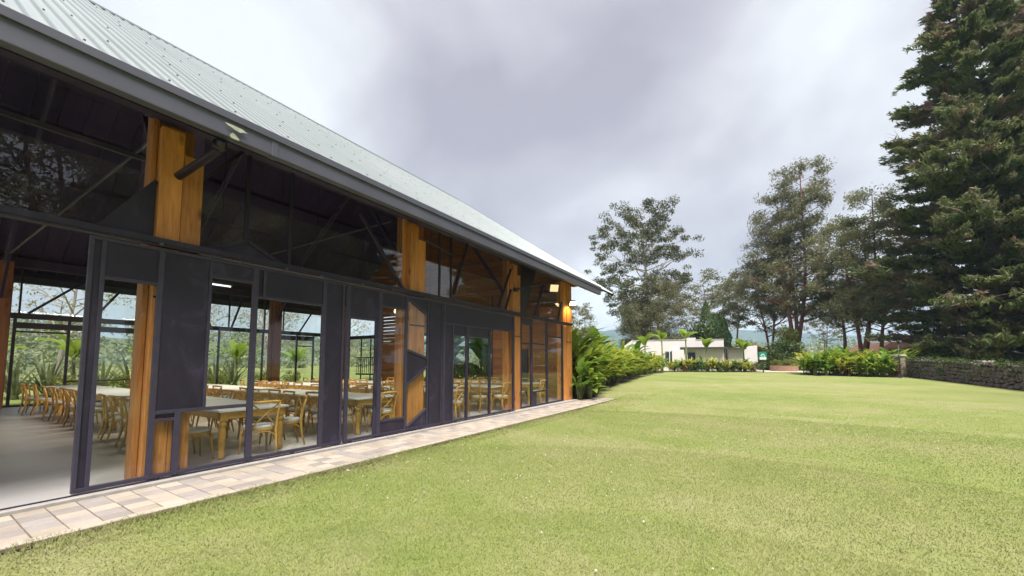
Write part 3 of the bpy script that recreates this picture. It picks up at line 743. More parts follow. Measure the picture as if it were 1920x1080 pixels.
def build_roof():
    rf = empty('roof', (0, 0, 0), 0, pav)
    # profiled metal sheets, one object each, sharing one profile
    cover = 0.762; nr = 4; pit = cover / nr; rh = 0.045
    prof = []
    for k in range(nr):
        y0 = k * pit
        prof += [(y0, 0), (y0 + pit * .50, 0), (y0 + pit * .62, rh), (y0 + pit * .86, rh), (y0 + pit * .98, 0)]
    prof.append((cover, 0))
    n = int((ROOF_Y1E - ROOF_Y0) / cover) + 1
    for side in (1, -1):
        for i in range(n):
            ys = ROOF_Y0 + i * cover
            V = []; Fc = []
            for t in (0.0, 1.0):
                x = RIDGE_X + side * (EAVE_X - RIDGE_X) * (1 - t); z = EAVE_Z + (RIDGE_Z - EAVE_Z) * t
                ymax = ROOF_Y1E + (ROOF_Y1R - ROOF_Y1E) * t
                for py, pz in prof:
                    V.append((x, min(ys + py, ymax), z + pz + 0.02))
            m_ = len(prof)
            for k in range(m_ - 1):
                Fc.append((k, k + 1, m_ + k + 1, m_ + k))
            link('roof_sheet', new_mesh('roof_sheet', V, Fc), M['roof'], rf)
    # screws
    rng = random.Random(2); m = MB()
    for t in [0.04 + 0.115 * k for k in range(9)]:
        x = EAVE_X + (RIDGE_X - EAVE_X) * t; z = EAVE_Z + (RIDGE_Z - EAVE_Z) * t
        y = -1.0 + rng.random() * .2
        while y < 17.6:
            kk = round((y - ROOF_Y0) / pit); yy = ROOF_Y0 + kk * pit + pit * .74
            m.box(x - .011, x + .011, yy - .010, yy + .010, z + rh + .015, z + rh + .034)
            y += pit * rng.choice((3, 4, 4, 6))
    o = m.build('roof_screws', M['screw'], rf); o['kind'] = 'stuff'
    # ridge cap
    MB().prism([(RIDGE_X - .28, RIDGE_Z - .28 * TANP + .07), (RIDGE_X, RIDGE_Z + .10), (RIDGE_X + .28, RIDGE_Z - .28 * TANP + .07), (RIDGE_X + .28, RIDGE_Z - .28 * TANP + .055), (RIDGE_X, RIDGE_Z + .08), (RIDGE_X - .28, RIDGE_Z - .28 * TANP + .055)], 'y', ROOF_Y0, ROOF_Y1R + .02).build('ridge_cap', M['roof_edge'], rf)
    # dark boarded lining under the sheets
    bw = 0.55; k = 0
    y = ROOF_Y0
    while y < ROOF_Y1R - .1:
        y1 = min(y + bw - .012, ROOF_Y1R - .05)
        for side in (1, -1):
            x0 = EAVE_X - .06; X0 = RIDGE_X + side * (x0 - RIDGE_X)
            z0 = roof_z(x0) - .05; z1 = RIDGE_Z - .05
            MB().add([(X0, y, z0), (RIDGE_X, y, z1), (RIDGE_X, y1, z1), (X0, y1, z0), (X0, y, z0 - .025), (RIDGE_X, y, z1 - .025), (RIDGE_X, y1, z1 - .025), (X0, y1, z0 - .025)],
                     [(0, 1, 2, 3), (7, 6, 5, 4), (0, 4, 5, 1), (1, 5, 6, 2), (2, 6, 7, 3), (3, 7, 4, 0)]).build('lining_board', M['dark_wood'], rf)
        y += bw
    # gutter with its fascia
    for side in (1, -1):
        def sx(x): return RIDGE_X + side * (x - RIDGE_X)
        a, b_ = sorted((sx(-6.13), sx(-6.00)))
        g = MB().box(a, b_, ROOF_Y0, 16.95, 4.645, 4.915).build('gutter', M['gutter'], rf, 0.01)
        a, b_ = sorted((sx(-6.02), sx(-5.975)))
        MB().box(a, b_, ROOF_Y0, 16.95, 4.88, 4.985).build('gutter_lip', M['gutter'], rf, 0.006)
        for yj in (-5.6, -1.6, 2.9, 7.1, 11.4, 15.3):
            a, b_ = sorted((sx(-6.135), sx(-5.992)))
            MB().box(a, b_, yj, yj + .09, 4.638, 4.922).build('gutter_joint', M['gutter'], rf, 0.006)
        # purlins and wall plates under the eaves
        for x, dz, w, h, yend in ((-6.35, -.11, .07, .16, 17.55), (-6.78, -.11, .07, .2, 17.3), (-7.16, -.30, .22, .34, 16.75)):
            z = roof_z(x) + dz
            a, b_ = sorted((sx(x - w / 2), sx(x + w / 2)))
            MB().box(a, b_, ROOF_Y0, yend, z - h, z).build('eaves_beam', M['dark_wood'], rf)
        for t in (0.28, 0.46, 0.64, 0.82):
            x = EAVE_X + (RIDGE_X - EAVE_X) * t; z = roof_z(x) - .09
            a, b_ = sorted((sx(x - .04), sx(x + .04)))
            MB().box(a, b_, ROOF_Y0, 17.5, z - .16, z).build('purlin', M['dark_wood'], rf)
        # verge board on the gable end
        MB().bar((sx(EAVE_X), ROOF_Y1E + .01, EAVE_Z - .02), (RIDGE_X, ROOF_Y1R + .01, RIDGE_Z - .02), .035, .16).build('verge_board', M['steel'], rf)
    # bare patches where the gutter paint has peeled
    p = atx(440, 243, -5.975); q = atx(437, 262, -5.997)
    MB().prism([(p.y - .12, p.z + .045), (p.y - .02, p.z + .05), (p.y + .1, p.z + .048), (p.y + .13, p.z + .03), (p.y + .16, p.z + .022), (p.y + .10, p.z + .008), (p.y + .07, p.z - .012), (p.y + .01, p.z - .004), (p.y - .03, p.z + .012), (p.y - .08, p.z + .02)], 'x', -5.976, -5.972).build('peeled_patch', M['bare_patch'], rf)
    MB().prism([(q.y - .03, 4.70), (q.y - .01, 4.725), (q.y + .02, 4.715), (q.y + .05, 4.69), (q.y + .08, 4.66), (q.y + .06, 4.648), (q.y - .02, 4.648), (q.y - .04, 4.67)], 'x', -6.001, -5.996).build('peeled_patch', M['bare_patch'], rf)
build_roof()

def build_trusses():
    for gy in GRID[:-1]:
        t = empty('roof_truss', (0, 0, 0), 0, pav)
        for side in (1, -1):
            def P(x, z, dy): return (RIDGE_X + side * (x - RIDGE_X), gy + dy, z)
            m = MB()
            for off in (0.32, 0.62):
                m.bar(P(-7.2, roof_z(-7.2) - off - .25, 0), P(-14.9, roof_z(-14.9) - off, 0), .06, .06)
            m.build('chord', M['truss'], t)
            w = MB(); n = 14
            for k in range(n):
                a = -7.4 - k * (7.3 / n); b_ = a - 7.3 / n
                w.bar(P(a, roof_z(a) - .33 - .25 * (1 - (-7.2 - a) / 7.7), .0), P(b_, roof_z(b_) - .60 - .2 * (1 - (-7.2 - b_) / 7.7), .0), .03, .03)
            w.build('web', M['truss'], t)
            MB().bar(P(-7.3, 3.6, 0), P(-9.6, roof_z(-9.6) - .7, 0), .07, .1).build('knee_brace', M['dark_wood'], t)
        MB().bar((RIDGE_X + 6.9, gy, 5.3), (RIDGE_X - 6.9, gy, 5.3), .035, .035).build('tie_rod', M['truss'], t)
build_trusses()

def build_far_front():
    w = empty('far_window_wall', (0, 0, 0), 0, pav)
    x0, x1 = XB - .06, XB + .02
    MB().box(x0 - .03, x1 + .03, -9, END_Y, 3.22, 3.42).build('beam', M['steel'], w)
    MB().box(x0, x1, -9, END_Y, .03, .10).build('sill', M['steel'], w)
    def v(y, z0, z1, wd=.08): MB().box(x0, x1, y - wd / 2, y + wd / 2, z0, z1).build('mullion', M['steel'], w)
    def hz(y0, y1, z, t_=.06): MB().box(x0 + .01, x1 - .01, y0, y1, z - t_ / 2, z + t_ / 2).build('transom', M['steel'], w)
    ys = [-5.2, -3.6, -1.0, 0.6, 2.62, 3.95, 5.9, 7.3, 9.0, 11.05, 12.9, 13.9, 15.3]
    for y in ys: v(y, .1, 3.22)
    hz(-1.0, .6, 2.75); hz(2.62, 3.95, 2.75); hz(5.9, 7.3, 2.75); hz(12.9, 13.9, 2.6); hz(3.95, 5.9, .9)
    hz(2.62, 5.9, 2.98, .22); hz(12.0, 13.9, 3.05, .26)
    for p, q in zip(ys[:-1], ys[1:]):
        MB().box(XB - .023, XB - .017, p + .04, q - .04, .1, 3.22).build('pane', M['glass'], w)
    cy_ = [-5.2, -2.0, 1.8, 2.7, 4.8, 6.5, 7.4, 9.4, 11.1, 12.1, 15.4]
    for y in cy_: v(y, 3.42, 5.2, .05)
    for p, q in zip(cy_[:-1], cy_[1:]):
        MB().box(XB - .023, XB - .017, p + .025, q - .025, 3.42, 5.1).build('pane', M['glass'], w)
    for a, b_ in (((2.9, 3.42), (4.6, 5.2)), ((4.6, 3.42), (5.3, 4.6)), ((7.6, 5.1), (8.6, 3.42)), ((9.5, 3.42), (10.0, 5.1)), ((13.0, 3.42), (14.0, 5.1))):
        MB().bar((XB + .05, *a), (XB + .05, *b_), .05, .08).build('brace', M['steel'], w)
build_far_front()

def build_end_wall():
    w = empty('timber_end_wall', (0, 0, 0), 0, pav)
    rng = random.Random(8)
    z = 0.06; h = 0.205
    posts = [-7.45, -9.3, -11.3, -14.4, -16.9, -19.5, -22.7]
    segs_low = [(-11.25, -7.5), (-19.45, -16.85)]
    while z < RIDGE_Z - .7:
        if z + h < 3.1: segs = segs_low
        elif z + h < 5.0: segs = [(-11.25, -7.5), (-16.85, -11.33), (-19.45, -16.93)] if z > 3.3 else segs_low
        else:
            half = (RIDGE_Z - .3 - (z + h)) / TANP
            segs = [(RIDGE_X - half, RIDGE_X + half)]
        for a, b_ in segs:
            if b_ - a < .3: continue
            gap = rng.uniform(.03, .06) if (2.6 < z < 4.3 and b_ < -16) else (rng.uniform(.001, .008) if b_ > -9 else .002)
            MB().box(a + rng.uniform(0, .02), b_ - rng.uniform(0, .02), END_Y + rng.uniform(0, .008), END_Y + .03, z, z + h - gap).build('plank', M['wood_wall'], w)
        z += h
    for x in posts:
        MB().box(x - .06, x + .06, END_Y + .035, END_Y + .15, .03, 5.0).build('post', M['steel'], w)
    MB().box(-22.7, -7.4, END_Y + .03, END_Y + .2, 3.12, 3.32).build('beam', M['steel'], w)
    MB().box(-8.6, -7.5, END_Y - .06, END_Y - .01, 3.72, 4.15).build('wide_plank', M['wood_col'], w)
    # glass doors in the middle and the railing with glass at the far corner
    for a, b_ in ((-14.34, -11.36), (-16.84, -14.46), (-22.64, -19.56)):
        MB().box(a, b_, END_Y + .09, END_Y + .096, .1, 3.12).build('pane', M['glass'], w)
    for x in (-12.85, -15.65, -20.5, -21.4): MB().box(x - .03, x + .03, END_Y + .07, END_Y + .12, .1, 3.12).build('mullion', M['steel'], w)
    MB().box(-22.6, -19.5, END_Y + .6, END_Y + .66, 1.95, 2.0).box(-22.6, -19.5, END_Y + .6, END_Y + .66, .85, .95).build('railing_bar', M['black'], w)
    for k in range(16):
        x = -22.5 + k * .19
        MB().box(x - .012, x + .012, END_Y + .615, END_Y + .645, .9, 1.97).build('baluster', M['black'], w)
    # a dark notice board and door leaf on the wall
    MB().box(-9.9, -9.25, END_Y - .05, END_Y - .012, .1, 2.25).build('door_leaf', M['steel'], w)
build_end_wall()

def build_fittings():
    # slanting drain pipe from the gutter to the first column
    p0 = atx(334, 331, -7.0); p1 = atx(408, 283, -6.30); p2 = atx(416, 262, -6.12)
    MB().tube([p0, p1, (p1 + p2) / 2 + Vector((0.03, 0, -.01)), p2], [.055, .055, .062, .062], 14).build('drain_pipe', M['steel'], pav)
    m = p1.lerp(p2, .4); MB().tube([m - (p2 - p1) * .1, m + (p2 - p1) * .25], .085, 14).build('pipe_collar', M['black'], pav)
    # bracket arm and the first flood lamp
    a0 = atx(966, 543, -7.05); a1 = atx(1031, 528, -6.35)
    f = empty('flood_lamp', (0, 0, 0), 0, pav)
    MB().bar(a0, a1, .05, .06).build('arm', M['steel'], f)
    MB().bar(a0 + Vector((0, -.06, 0)), a0 + Vector((0, .10, 0)), .12, .12).build('bracket', M['steel'], f)
    c = atx(1039, 540, -6.35); ax = Vector((0.55, -0.62, -0.45)).normalized()
    u = ax.cross(Vector((0, 0, 1))).normalized(); v = u.cross(ax)
    def plate(c, du, dv, d0, d1, nm, mk, taper=1.0):
        V = [c + u * (s * du * (taper if k else 1)) + v * (t * dv * (taper if k else 1)) + ax * d for k, d in ((0, d0), (1, d1)) for s, t in ((-1, -1), (1, -1), (1, 1), (-1, 1))]
        MB().add(V, [(3, 2, 1, 0), (4, 5, 6, 7), (0, 1, 5, 4), (1, 2, 6, 5), (2, 3, 7, 6), (3, 0, 4, 7)]).build(nm, M[mk], f)
    plate(c, .11, .10, -.14, 0.02, 'housing', 'black', 1.45); plate(c, .150, .130, .022, .03, 'lens', 'lamp_glass')
    plate(c, .18, .16, .005, .021, 'rim', 'steel')
    # second flood lamp, shining down the corner column
    f = empty('flood_lamp', (0, 0, 0), 0, pav)
    c = atx(1074, 569, -6.85); ax = Vector((0.45, -0.5, -0.72)).normalized(); u = ax.cross(Vector((0, 0, 1))).normalized(); v = u.cross(ax)
    plate(c, .10, .08, -.12, .0, 'housing', 'black', 1.3); plate(c, .13, .10, .002, .012, 'lens', 'lamp_hot')
    MB().bar(c - ax * .1, (XF, c.y + .1, c.z + .05), .04, .04).build('arm', M['steel'], f)
    ld = bpy.data.lights.new('flood_light', 'SPOT'); ld.energy = 26; ld.color = (1.0, .72, .30); ld.spot_size = R(150); ld.spot_blend = .8; ld.shadow_soft_size = .08
    lo = bpy.data.objects.new('flood_light', ld); COL.objects.link(lo); lo.parent = f; lo.location = c + ax * .06
    lo.rotation_euler = (-(Vector((XF, 15.95, 3.2)) - (c + ax * .06))).to_track_quat('Z', 'Y').to_euler()
    # hook on the corner column
    MB().box(XF - .12, XF - .08, 16.2, 16.55, 3.30, 3.36).build('hook', M['black'], pav)
build_fittings()

# things hanging or standing in the hall
for i, (x, y0, y1, z) in enumerate(((-11.5, 8.0, 12.6, 4.35), (-15.0, 3.6, 6.2, 4.15), (-15.0, 7.4, 9.4, 4.15))):
    t = empty('tube_light', (x, (y0 + y1) / 2, z)); L = (y1 - y0) / 2
    MB().box(-.05, .05, -L, L, .03, .09).build('housing', M['truss'], t)
    MB().tube([(0, -L + .05, 0), (0, L - .05, 0)], .026, 8).build('tube', M['tube_light'], t)
    ld = bpy.data.lights.new('tube_glow', 'AREA'); ld.shape = 'RECTANGLE'; ld.size = .12; ld.size_y = 2 * L; ld.energy = 55; ld.color = (1.0, .86, .62)
    lo = bpy.data.objects.new('tube_glow', ld); COL.objects.link(lo); lo.parent = t; lo.location = (0, 0, -.04)
    MB().bar((0, -L * .7, .09), (0, -L * .7, roof_z(x) - z - .15), .015, .015).bar((0, L * .7, .09), (0, L * .7, roof_z(x) - z - .15), .015, .015).build('hanger', M['black'], t)
    tag(t, ['long white tube light under the roof, seen above the fourth door', 'white tube light hanging behind the first tall pane', 'white tube light hanging deeper in the hall behind the third door'][i], 'lamp', 'tube lights under the roof')
p = atx(741, 583, -9.4)
t = empty('pendant_bulb', p)
MB().lathe((0, 0, 0), [(.004, -.075), (.032, -.05), (.04, -.02), (.03, .02), (.016, .05)], 12).build('bulb', M['bulb'], t)
MB().tube([(0, 0, .05), (0, 0, .1)], .02, 8).build('socket', M['black'], t); MB().tube([(0, 0, .1), (0, 0, roof_z(p.x) - p.z - .1)], .004, 5).build('cord', M['black'], t)
tag(t, 'small warm pendant bulb glowing left of the second column', 'lamp')

# ------------------------------------------------------------------ furniture
def make_table():
    t = empty('dining_table'); L, W, H = 2.3, 1.12, .80
    MB().box(-L / 2, L / 2, -W / 2, W / 2, H - .035, H).build('tabletop', M['tabletop'], t, .008)
    MB().box(-L / 2 + .05, L / 2 - .05, -W / 2 + .04, -W / 2 + .075, H - .15, H - .037).box(-L / 2 + .05, L / 2 - .05, W / 2 - .075, W / 2 - .04, H - .15, H - .037) \
        .box(-L / 2 + .04, -L / 2 + .075, -W / 2 + .08, W / 2 - .08, H - .15, H - .037).box(L / 2 - .075, L / 2 - .04, -W / 2 + .08, W / 2 - .08, H - .15, H - .037).build('apron', M['wood_furn'], t)
    prof = [(.035, .0), (.048, .02), (.050, .045), (.040, .06), (.047, .075), (.047, .09), (.042, .11), (.050, .28), (.056, .42), (.050, .49), (.040, .515), (.054, .53), (.062, .56), (.054, .59), (.040, .605), (.044, .62)]
    lm = MB().lathe((0, 0, 0), prof, 14).box(-.055, .055, -.055, .055, .62, H - .037).mesh('leg')
    for sx in (-1, 1):
        for sy in (-1, 1):
            o = link('leg', lm, M['wood_furn'], t); o.location = (sx * (L / 2 - .10), sy * (W / 2 - .095), 0)
    return t
def make_chair():
    """a cross-back chair; the sitter looks along +Y"""
    t = empty('dining_chair'); w = M['wood_furn']
    # seat ring
    n = 20; V = []; 
    m = MB(); rx, ry = .225, .215
    pts = []
    for k in range(n):
        a = 2 * math.pi * k / n; c, s = math.cos(a), math.sin(a)
        pts.append((math.copysign(abs(c) ** .7, c) * rx * (1.0 + .06 * s), math.copysign(abs(s) ** .7, s) * ry))
    m.prism(pts, 'z', .425, .465).build('seat', w, t, .006)
    m = MB(); V = []; Fc = []
    for z, k in ((.466, .96), (.490, 1.0), (.512, .95), (.520, .75)):
        V += [(x * k, y * k, z) for x, y in pts]
    for r in range(3):
        Fc += [(r * n + i, r * n + (i + 1) % n, (r + 1) * n + (i + 1) % n, (r + 1) * n + i) for i in range(n)]
    Fc.append(tuple(range(3 * n, 4 * n))); m.add(V, Fc, True).build('cushion', M['cushion'], t)
    for s in (-1, 1):
        MB().tube([(s * .19, .175, .43), (s * .20, .195, .25), (s * .215, .225, 0)], [.019, .018, .014], 8).build('front_leg', w, t)
        MB().tube([(s * .20, -.27, 0), (s * .195, -.215, .22), (s * .195, -.195, .46), (s * .205, -.225, .70), (s * .215, -.275, .90)], [.015, .019, .021, .019, .017], 8).build('rear_leg', w, t)
        # crossing back slats
        MB().tube([(s * .195, -.198, .50), (s * .09, -.225, .60), (0, -.243 + s * .012, .70), (-s * .11, -.262, .80), (-s * .20, -.268, .875)], .0125, 6).build('cross_slat', w, t)
    MB().tube([(-.235, -.262, .905), (-.12, -.305, .915), (0, -.318, .918), (.12, -.305, .915), (.235, -.262, .905)], [.018, .023, .025, .023, .018], 8).build('top_rail', w, t)
    # bent hoops between the legs
    hp = MB()
    def hoop(p, q):
        p = Vector(p); q = Vector(q)
        L = []
        for k in range(9):
            a = math.pi * k / 8; u = .5 - .5 * math.cos(a)
            b = p.lerp(q, u); b.z = .22 + .19 * math.sin(a) ** .6; L.append(b)
        hp.tube(L, .0095, 6)
    hoop((-.195, .2, 0), (.195, .2, 0)); hoop((-.19, -.21, 0), (.19, -.21, 0)); hoop((-.2, -.2, 0), (-.2, .195, 0)); hoop((.2, -.2, 0), (.2, .195, 0))
    hp.build('leg_hoops', w, t)
    return t

rows = [3.58, 6.18, 8.66, 11.15, 13.7]
ntab = [5, 5, 4, 4, 2]
t0 = make_table(); c0 = make_chair(); used = [False, False]
rng = random.Random(21)
def put(proto, k, loc, rz):
    if not used[k]: used[k] = True; o = proto
    else: o = copy_tree(proto)
    o.location = loc; o.rotation_euler = (0, 0, rz); return o
ROWN = ['first', 'second', 'third', 'fourth', 'fifth']
for ri, ry in enumerate(rows):
    x = -7.50
    near_k = far_k = 0
    for ti in range(ntab[ri]):
        cx_ = x - 1.15
        o = put(t0, 0, (cx_, ry + rng.uniform(-.03, .03), .03), rng.uniform(-.012, .012) + (math.pi if rng.random() < .5 else 0))
        tag(o, f'white-topped honey timber table, {ORD[ti]} from the glass in the {ROWN[ri]} table row from the doorway', 'table', 'white-topped dining tables')
        for k in range(3):
            xx = cx_ + .76 - k * .76 + rng.uniform(-.05, .05)
            if ri == 0 or ti < 4 or True:
                o = put(c0, 1, (xx, ry - .70 + rng.uniform(-.12, .06), .03), rng.gauss(0, .13))
                tag(o, f'cross-back chair, {ordn(near_k)} from the glass, doorway side of the {ROWN[ri]} table row', 'chair', 'cross-back dining chairs'); near_k += 1
            if ti < 3:
                o = put(c0, 1, (xx + .04, ry + .70 + rng.uniform(-.05, .06), .03), math.pi + rng.gauss(0, .13))
                tag(o, f'cross-back chair, {ordn(far_k)} from the glass, far side of the {ROWN[ri]} table row', 'chair', 'cross-back dining chairs'); far_k += 1
        x -= 2.3 + (.05 if ti % 2 == 0 else .75)
    o = put(c0, 1, (-7.46, ry + .05 + rng.uniform(-.08, .08), .03), math.pi / 2 + rng.uniform(-.12, .05))
    tag(o, f'cross-back chair at the glass end of the {ROWN[ri]} table row, its back to the window', 'chair', 'cross-back dining chairs')
# a yellow drum standing by the corner glass
t = empty('yellow_canister', (-7.6, 14.6, .03)); MB().lathe((0, 0, 0), [(.11, 0), (.12, .02), (.12, .44), (.10, .48), (.05, .5)], 16).build('body', M['yellow_can'], t)
MB().lathe((0, 0, .5), [(.05, 0), (.05, .05), (.01, .055)], 12).build('cap', M['yellow_can'], t)
tag(t, 'yellow canister on the floor just inside the corner window', 'canister')

# ------------------------------------------------------------------ vegetation: generators
def leaf_quads(C, size, rng, aspect=0.45, flat=None, droop=0.0):
    """rhombic leaves centred on the points C; size may vary per leaf"""
    n = len(C)
    d = rng.normal(size=(n, 3)); d[:, 2] -= droop; d /= np.linalg.norm(d, axis=1)[:, None]
    if flat is not None: d[:, 2] *= flat; d /= np.linalg.norm(d, axis=1)[:, None]
    r = rng.normal(size=(n, 3)); s = np.cross(d, r); s /= np.linalg.norm(s, axis=1)[:, None] + 1e-9
    L = (size * rng.uniform(.6, 1.35, n))[:, None]; W = L * aspect
    P = np.empty((n, 4, 3)); P[:, 0] = C - d * L * .5; P[:, 1] = C + s * W * .5 - d * L * .05; P[:, 2] = C + d * L * .5; P[:, 3] = C - s * W * .5 - d * L * .05
    return P.reshape(-1, 3), np.arange(n * 4).reshape(-1, 4)
def in_ball(n, rng):
    p = rng.normal(size=(n, 3)); p /= np.linalg.norm(p, axis=1)[:, None]
    return p * (rng.uniform(0, 1, n) ** (1 / 2.2))[:, None]

def make_tree(height, prof, seed, trunk_r=.3, t0=.3, limbs=16, sub=5, n_leaf=26, clump=.8, leaf=.25, bark='bark', leafm='leaf_euc', lean=(0, 0), up=.55,
              aspect=.45, squash=.6, trunks=1, spread=0.0, droop=0.0, wob=.02, name='tree', top_tuft=True):
    """prof(t) gives the crown radius in metres at height fraction t; returns (trunk mesh, crown mesh)"""
    rg = random.Random(seed); rng = np.random.default_rng(seed)
    mb = MB(); centres = []
    for tk in range(trunks):
        a = 2 * math.pi * tk / max(1, trunks) + seed
        ox, oy = math.cos(a) * spread * (.12 if trunks > 1 else 0), math.sin(a) * spread * (.12 if trunks > 1 else 0)
        tx, ty = lean[0] + math.cos(a) * spread * (.5 if trunks > 1 else 0), lean[1] + math.sin(a) * spread * (.5 if trunks > 1 else 0)
        hh = height * (1 if tk == 0 else rg.uniform(.75, .95))
        n = 12; pts = []
        for i in range(n + 1):
            t = i / n
            pts.append(Vector((ox + tx * t + hh * wob * math.sin(t * 5 + seed + tk), oy + ty * t + hh * wob * math.cos(t * 4.3 + seed * 2 + tk), hh * .96 * t)))
        rad = [trunk_r * (1.25 if i == 0 else 1) * (1 - .86 * (i / n) ** .9) * (1 if trunks == 1 else .75) for i in range(n + 1)]
        mb.tube(pts, rad, 8)
        def on(t):
            f = t * n; i = min(n - 1, int(f)); return pts[i].lerp(pts[i + 1], f - i)
        for k in range(limbs // trunks):
            t = t0 + (0.985 - t0) * ((k + rg.random()) / (limbs // trunks))
            az = k * 2.399 + rg.uniform(-.5, .5) + seed
            rr = prof(t) * rg.uniform(.55, 1.05)
            if rr < .15: continue
            b = on(t); dirn = Vector((math.cos(az), math.sin(az), 0))
            rise = rr * up * rg.uniform(.5, 1.3)
            e = b + dirn * rr + Vector((0, 0, rise - droop * rr))
            md = b.lerp(e, .5) + Vector((rg.uniform(-.1, .1) * rr, rg.uniform(-.1, .1) * rr, -.10 * rise + droop * rr * .25))
            r0 = max(.012, trunk_r * (1 - t) * .42 + .02)
            mb.tube([b, b.lerp(md, .5), md, md.lerp(e, .5), e], [r0, r0 * .85, r0 * .65, r0 * .45, r0 * .2], 5, False)
            centres.append((e, 1.0))
            for j in range(sub):
                u = rg.uniform(.30, 1.0); s_ = (b.lerp(md, u * 2) if u < .5 else md.lerp(e, u * 2 - 1))
                az2 = az + rg.uniform(-1.5, 1.5); l2 = rr * rg.uniform(.22, .48)
                q = s_ + Vector((math.cos(az2) * l2, math.sin(az2) * l2, l2 * rg.uniform(-.15, .8) * (1 - droop)))
                mb.tube([s_, s_.lerp(q, .5) + Vector((0, 0, l2 * .06)), q], [r0 * .4, r0 * .28, r0 * .1], 4, False)
                centres.append((q, rg.uniform(.6, 1.05)))
        if top_tuft: centres.append((pts[-1] + Vector((0, 0, height * .015)), .9))
    Cs = []
    for c, k in centres:
        n = int(n_leaf * k * rg.uniform(.6, 1.4)); cl = clump * k * rg.uniform(.75, 1.3)
        p = in_ball(n, rng) * np.array([cl, cl, cl * squash]) + np.array(c)
        Cs.append(p)
    V, Fc = leaf_quads(np.concatenate(Cs), leaf, rng, aspect, droop=.3)
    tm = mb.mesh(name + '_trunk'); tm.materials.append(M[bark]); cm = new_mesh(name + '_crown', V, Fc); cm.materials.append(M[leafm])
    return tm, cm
def tree_obj(name, meshes, loc, label, group=None, rz=0.0, sc=1.0, cat='tree'):
    o = empty(name, loc, rz); o.scale = (sc, sc, sc)
    link('trunk', meshes[0], None, o); link('crown', meshes[1], None, o)
    tag(o, label, cat, group); return o

def blade_leaf(mb, base, az, L, W, rise, bend, fold=.12, n=4, tip=.0):
    """a long leaf arching from base; rise = start angle, bend = how far it falls over"""
    d = Vector((math.cos(az), math.sin(az), 0)); s = Vector((-math.sin(az), math.cos(az), 0))
    V = []; p = Vector(base); ang = rise
    prof_w = [.25, .85, 1.0, .72, 0.02] if n == 4 else [.25, 1.0, .7, .02]
    for i in range(n + 1):
        w = W * prof_w[i] / 2
        up = Vector((0, 0, 1)) * math.cos(ang) - d * math.sin(ang)
        V += [p - s * w + up * w * fold * 2, p, p + s * w + up * w * fold * 2]
        p = p + (d * math.cos(ang) + Vector((0, 0, 1)) * math.sin(ang)) * (L / n)
        ang -= bend / n
    Fc = []
    for i in range(n):
        a = i * 3
        Fc += [(a, a + 1, a + 4, a + 3), (a + 1, a + 2, a + 5, a + 4)]
    mb.add(V, Fc, True)

def ginger_meshes(seed, canes=22, h=1.5, leafL=.42, leafW=.11, rad=.55, k=7):
    rg = random.Random(seed); st = MB(); lf = MB()
    for c in range(canes):
        a = rg.uniform(0, 6.28); r = rad * math.sqrt(rg.random()) * .6; lean = rg.uniform(.05, .35); hh = h * rg.uniform(.65, 1.08)
        b = Vector((math.cos(a) * r, math.sin(a) * r, 0)); a2 = a + rg.uniform(-.6, .6)
        tip = b + Vector((math.cos(a2) * lean * hh, math.sin(a2) * lean * hh, hh * .86))
        mid = b.lerp(tip, .5) + Vector((0, 0, .05))
        st.tube([b, mid, tip], [.012, .010, .006], 4, False)
        for j in range(k):
            u = .3 + .7 * j / (k - 1); p = b.lerp(mid, u * 2) if u < .5 else mid.lerp(tip, u * 2 - 1)
            az = a2 + (0 if j % 2 else math.pi) + rg.uniform(-.5, .5)
            blade_leaf(lf, p, az, leafL * rg.uniform(.75, 1.2), leafW * rg.uniform(.8, 1.2), rg.uniform(.25, 1.1), rg.uniform(.5, 1.5), .15, 3)
    return st.mesh('canes'), lf.mesh('leaves')
def broad_meshes(seed, n=16, h=1.3, L=.75, W=.26):
    rg = random.Random(seed); st = MB(); lf = MB()
    for c in range(n):
        a = rg.uniform(0, 6.28); hh = h * rg.uniform(.25, .85); r = rg.uniform(.03, .3)
        b = Vector((math.cos(a) * .08, math.sin(a) * .08, 0)); p = Vector((math.cos(a) * r, math.sin(a) * r, hh))
        st.tube([b, b.lerp(p, .6), p], [.02, .016, .01], 5, False)
        blade_leaf(lf, p, a + rg.uniform(-.4, .4), L * rg.uniform(.7, 1.15), W * rg.uniform(.8, 1.15), rg.uniform(.5, 1.25), rg.uniform(.7, 1.6), .14, 4)
    return st.mesh('stems'), lf.mesh('leaves')
def sword_meshes(seed, n=34, h=1.1, W=.06, spread=.5):
    rg = random.Random(seed); lf = MB(); st = MB()
    for c in range(n):
        a = rg.uniform(0, 6.28)
        blade_leaf(lf, (math.cos(a) * .05, math.sin(a) * .05, rg.uniform(0, .12)), a, h * rg.uniform(.6, 1.1), W * rg.uniform(.7, 1.2), rg.uniform(.7, 1.5), rg.uniform(.1, 1.0) * spread * 2, .2, 4)
    st.lathe((0, 0, 0), [(.07, 0), (.09, .04), (.06, .14), (.02, .18)], 8)
    return st.mesh('stems'), lf.mesh('leaves')
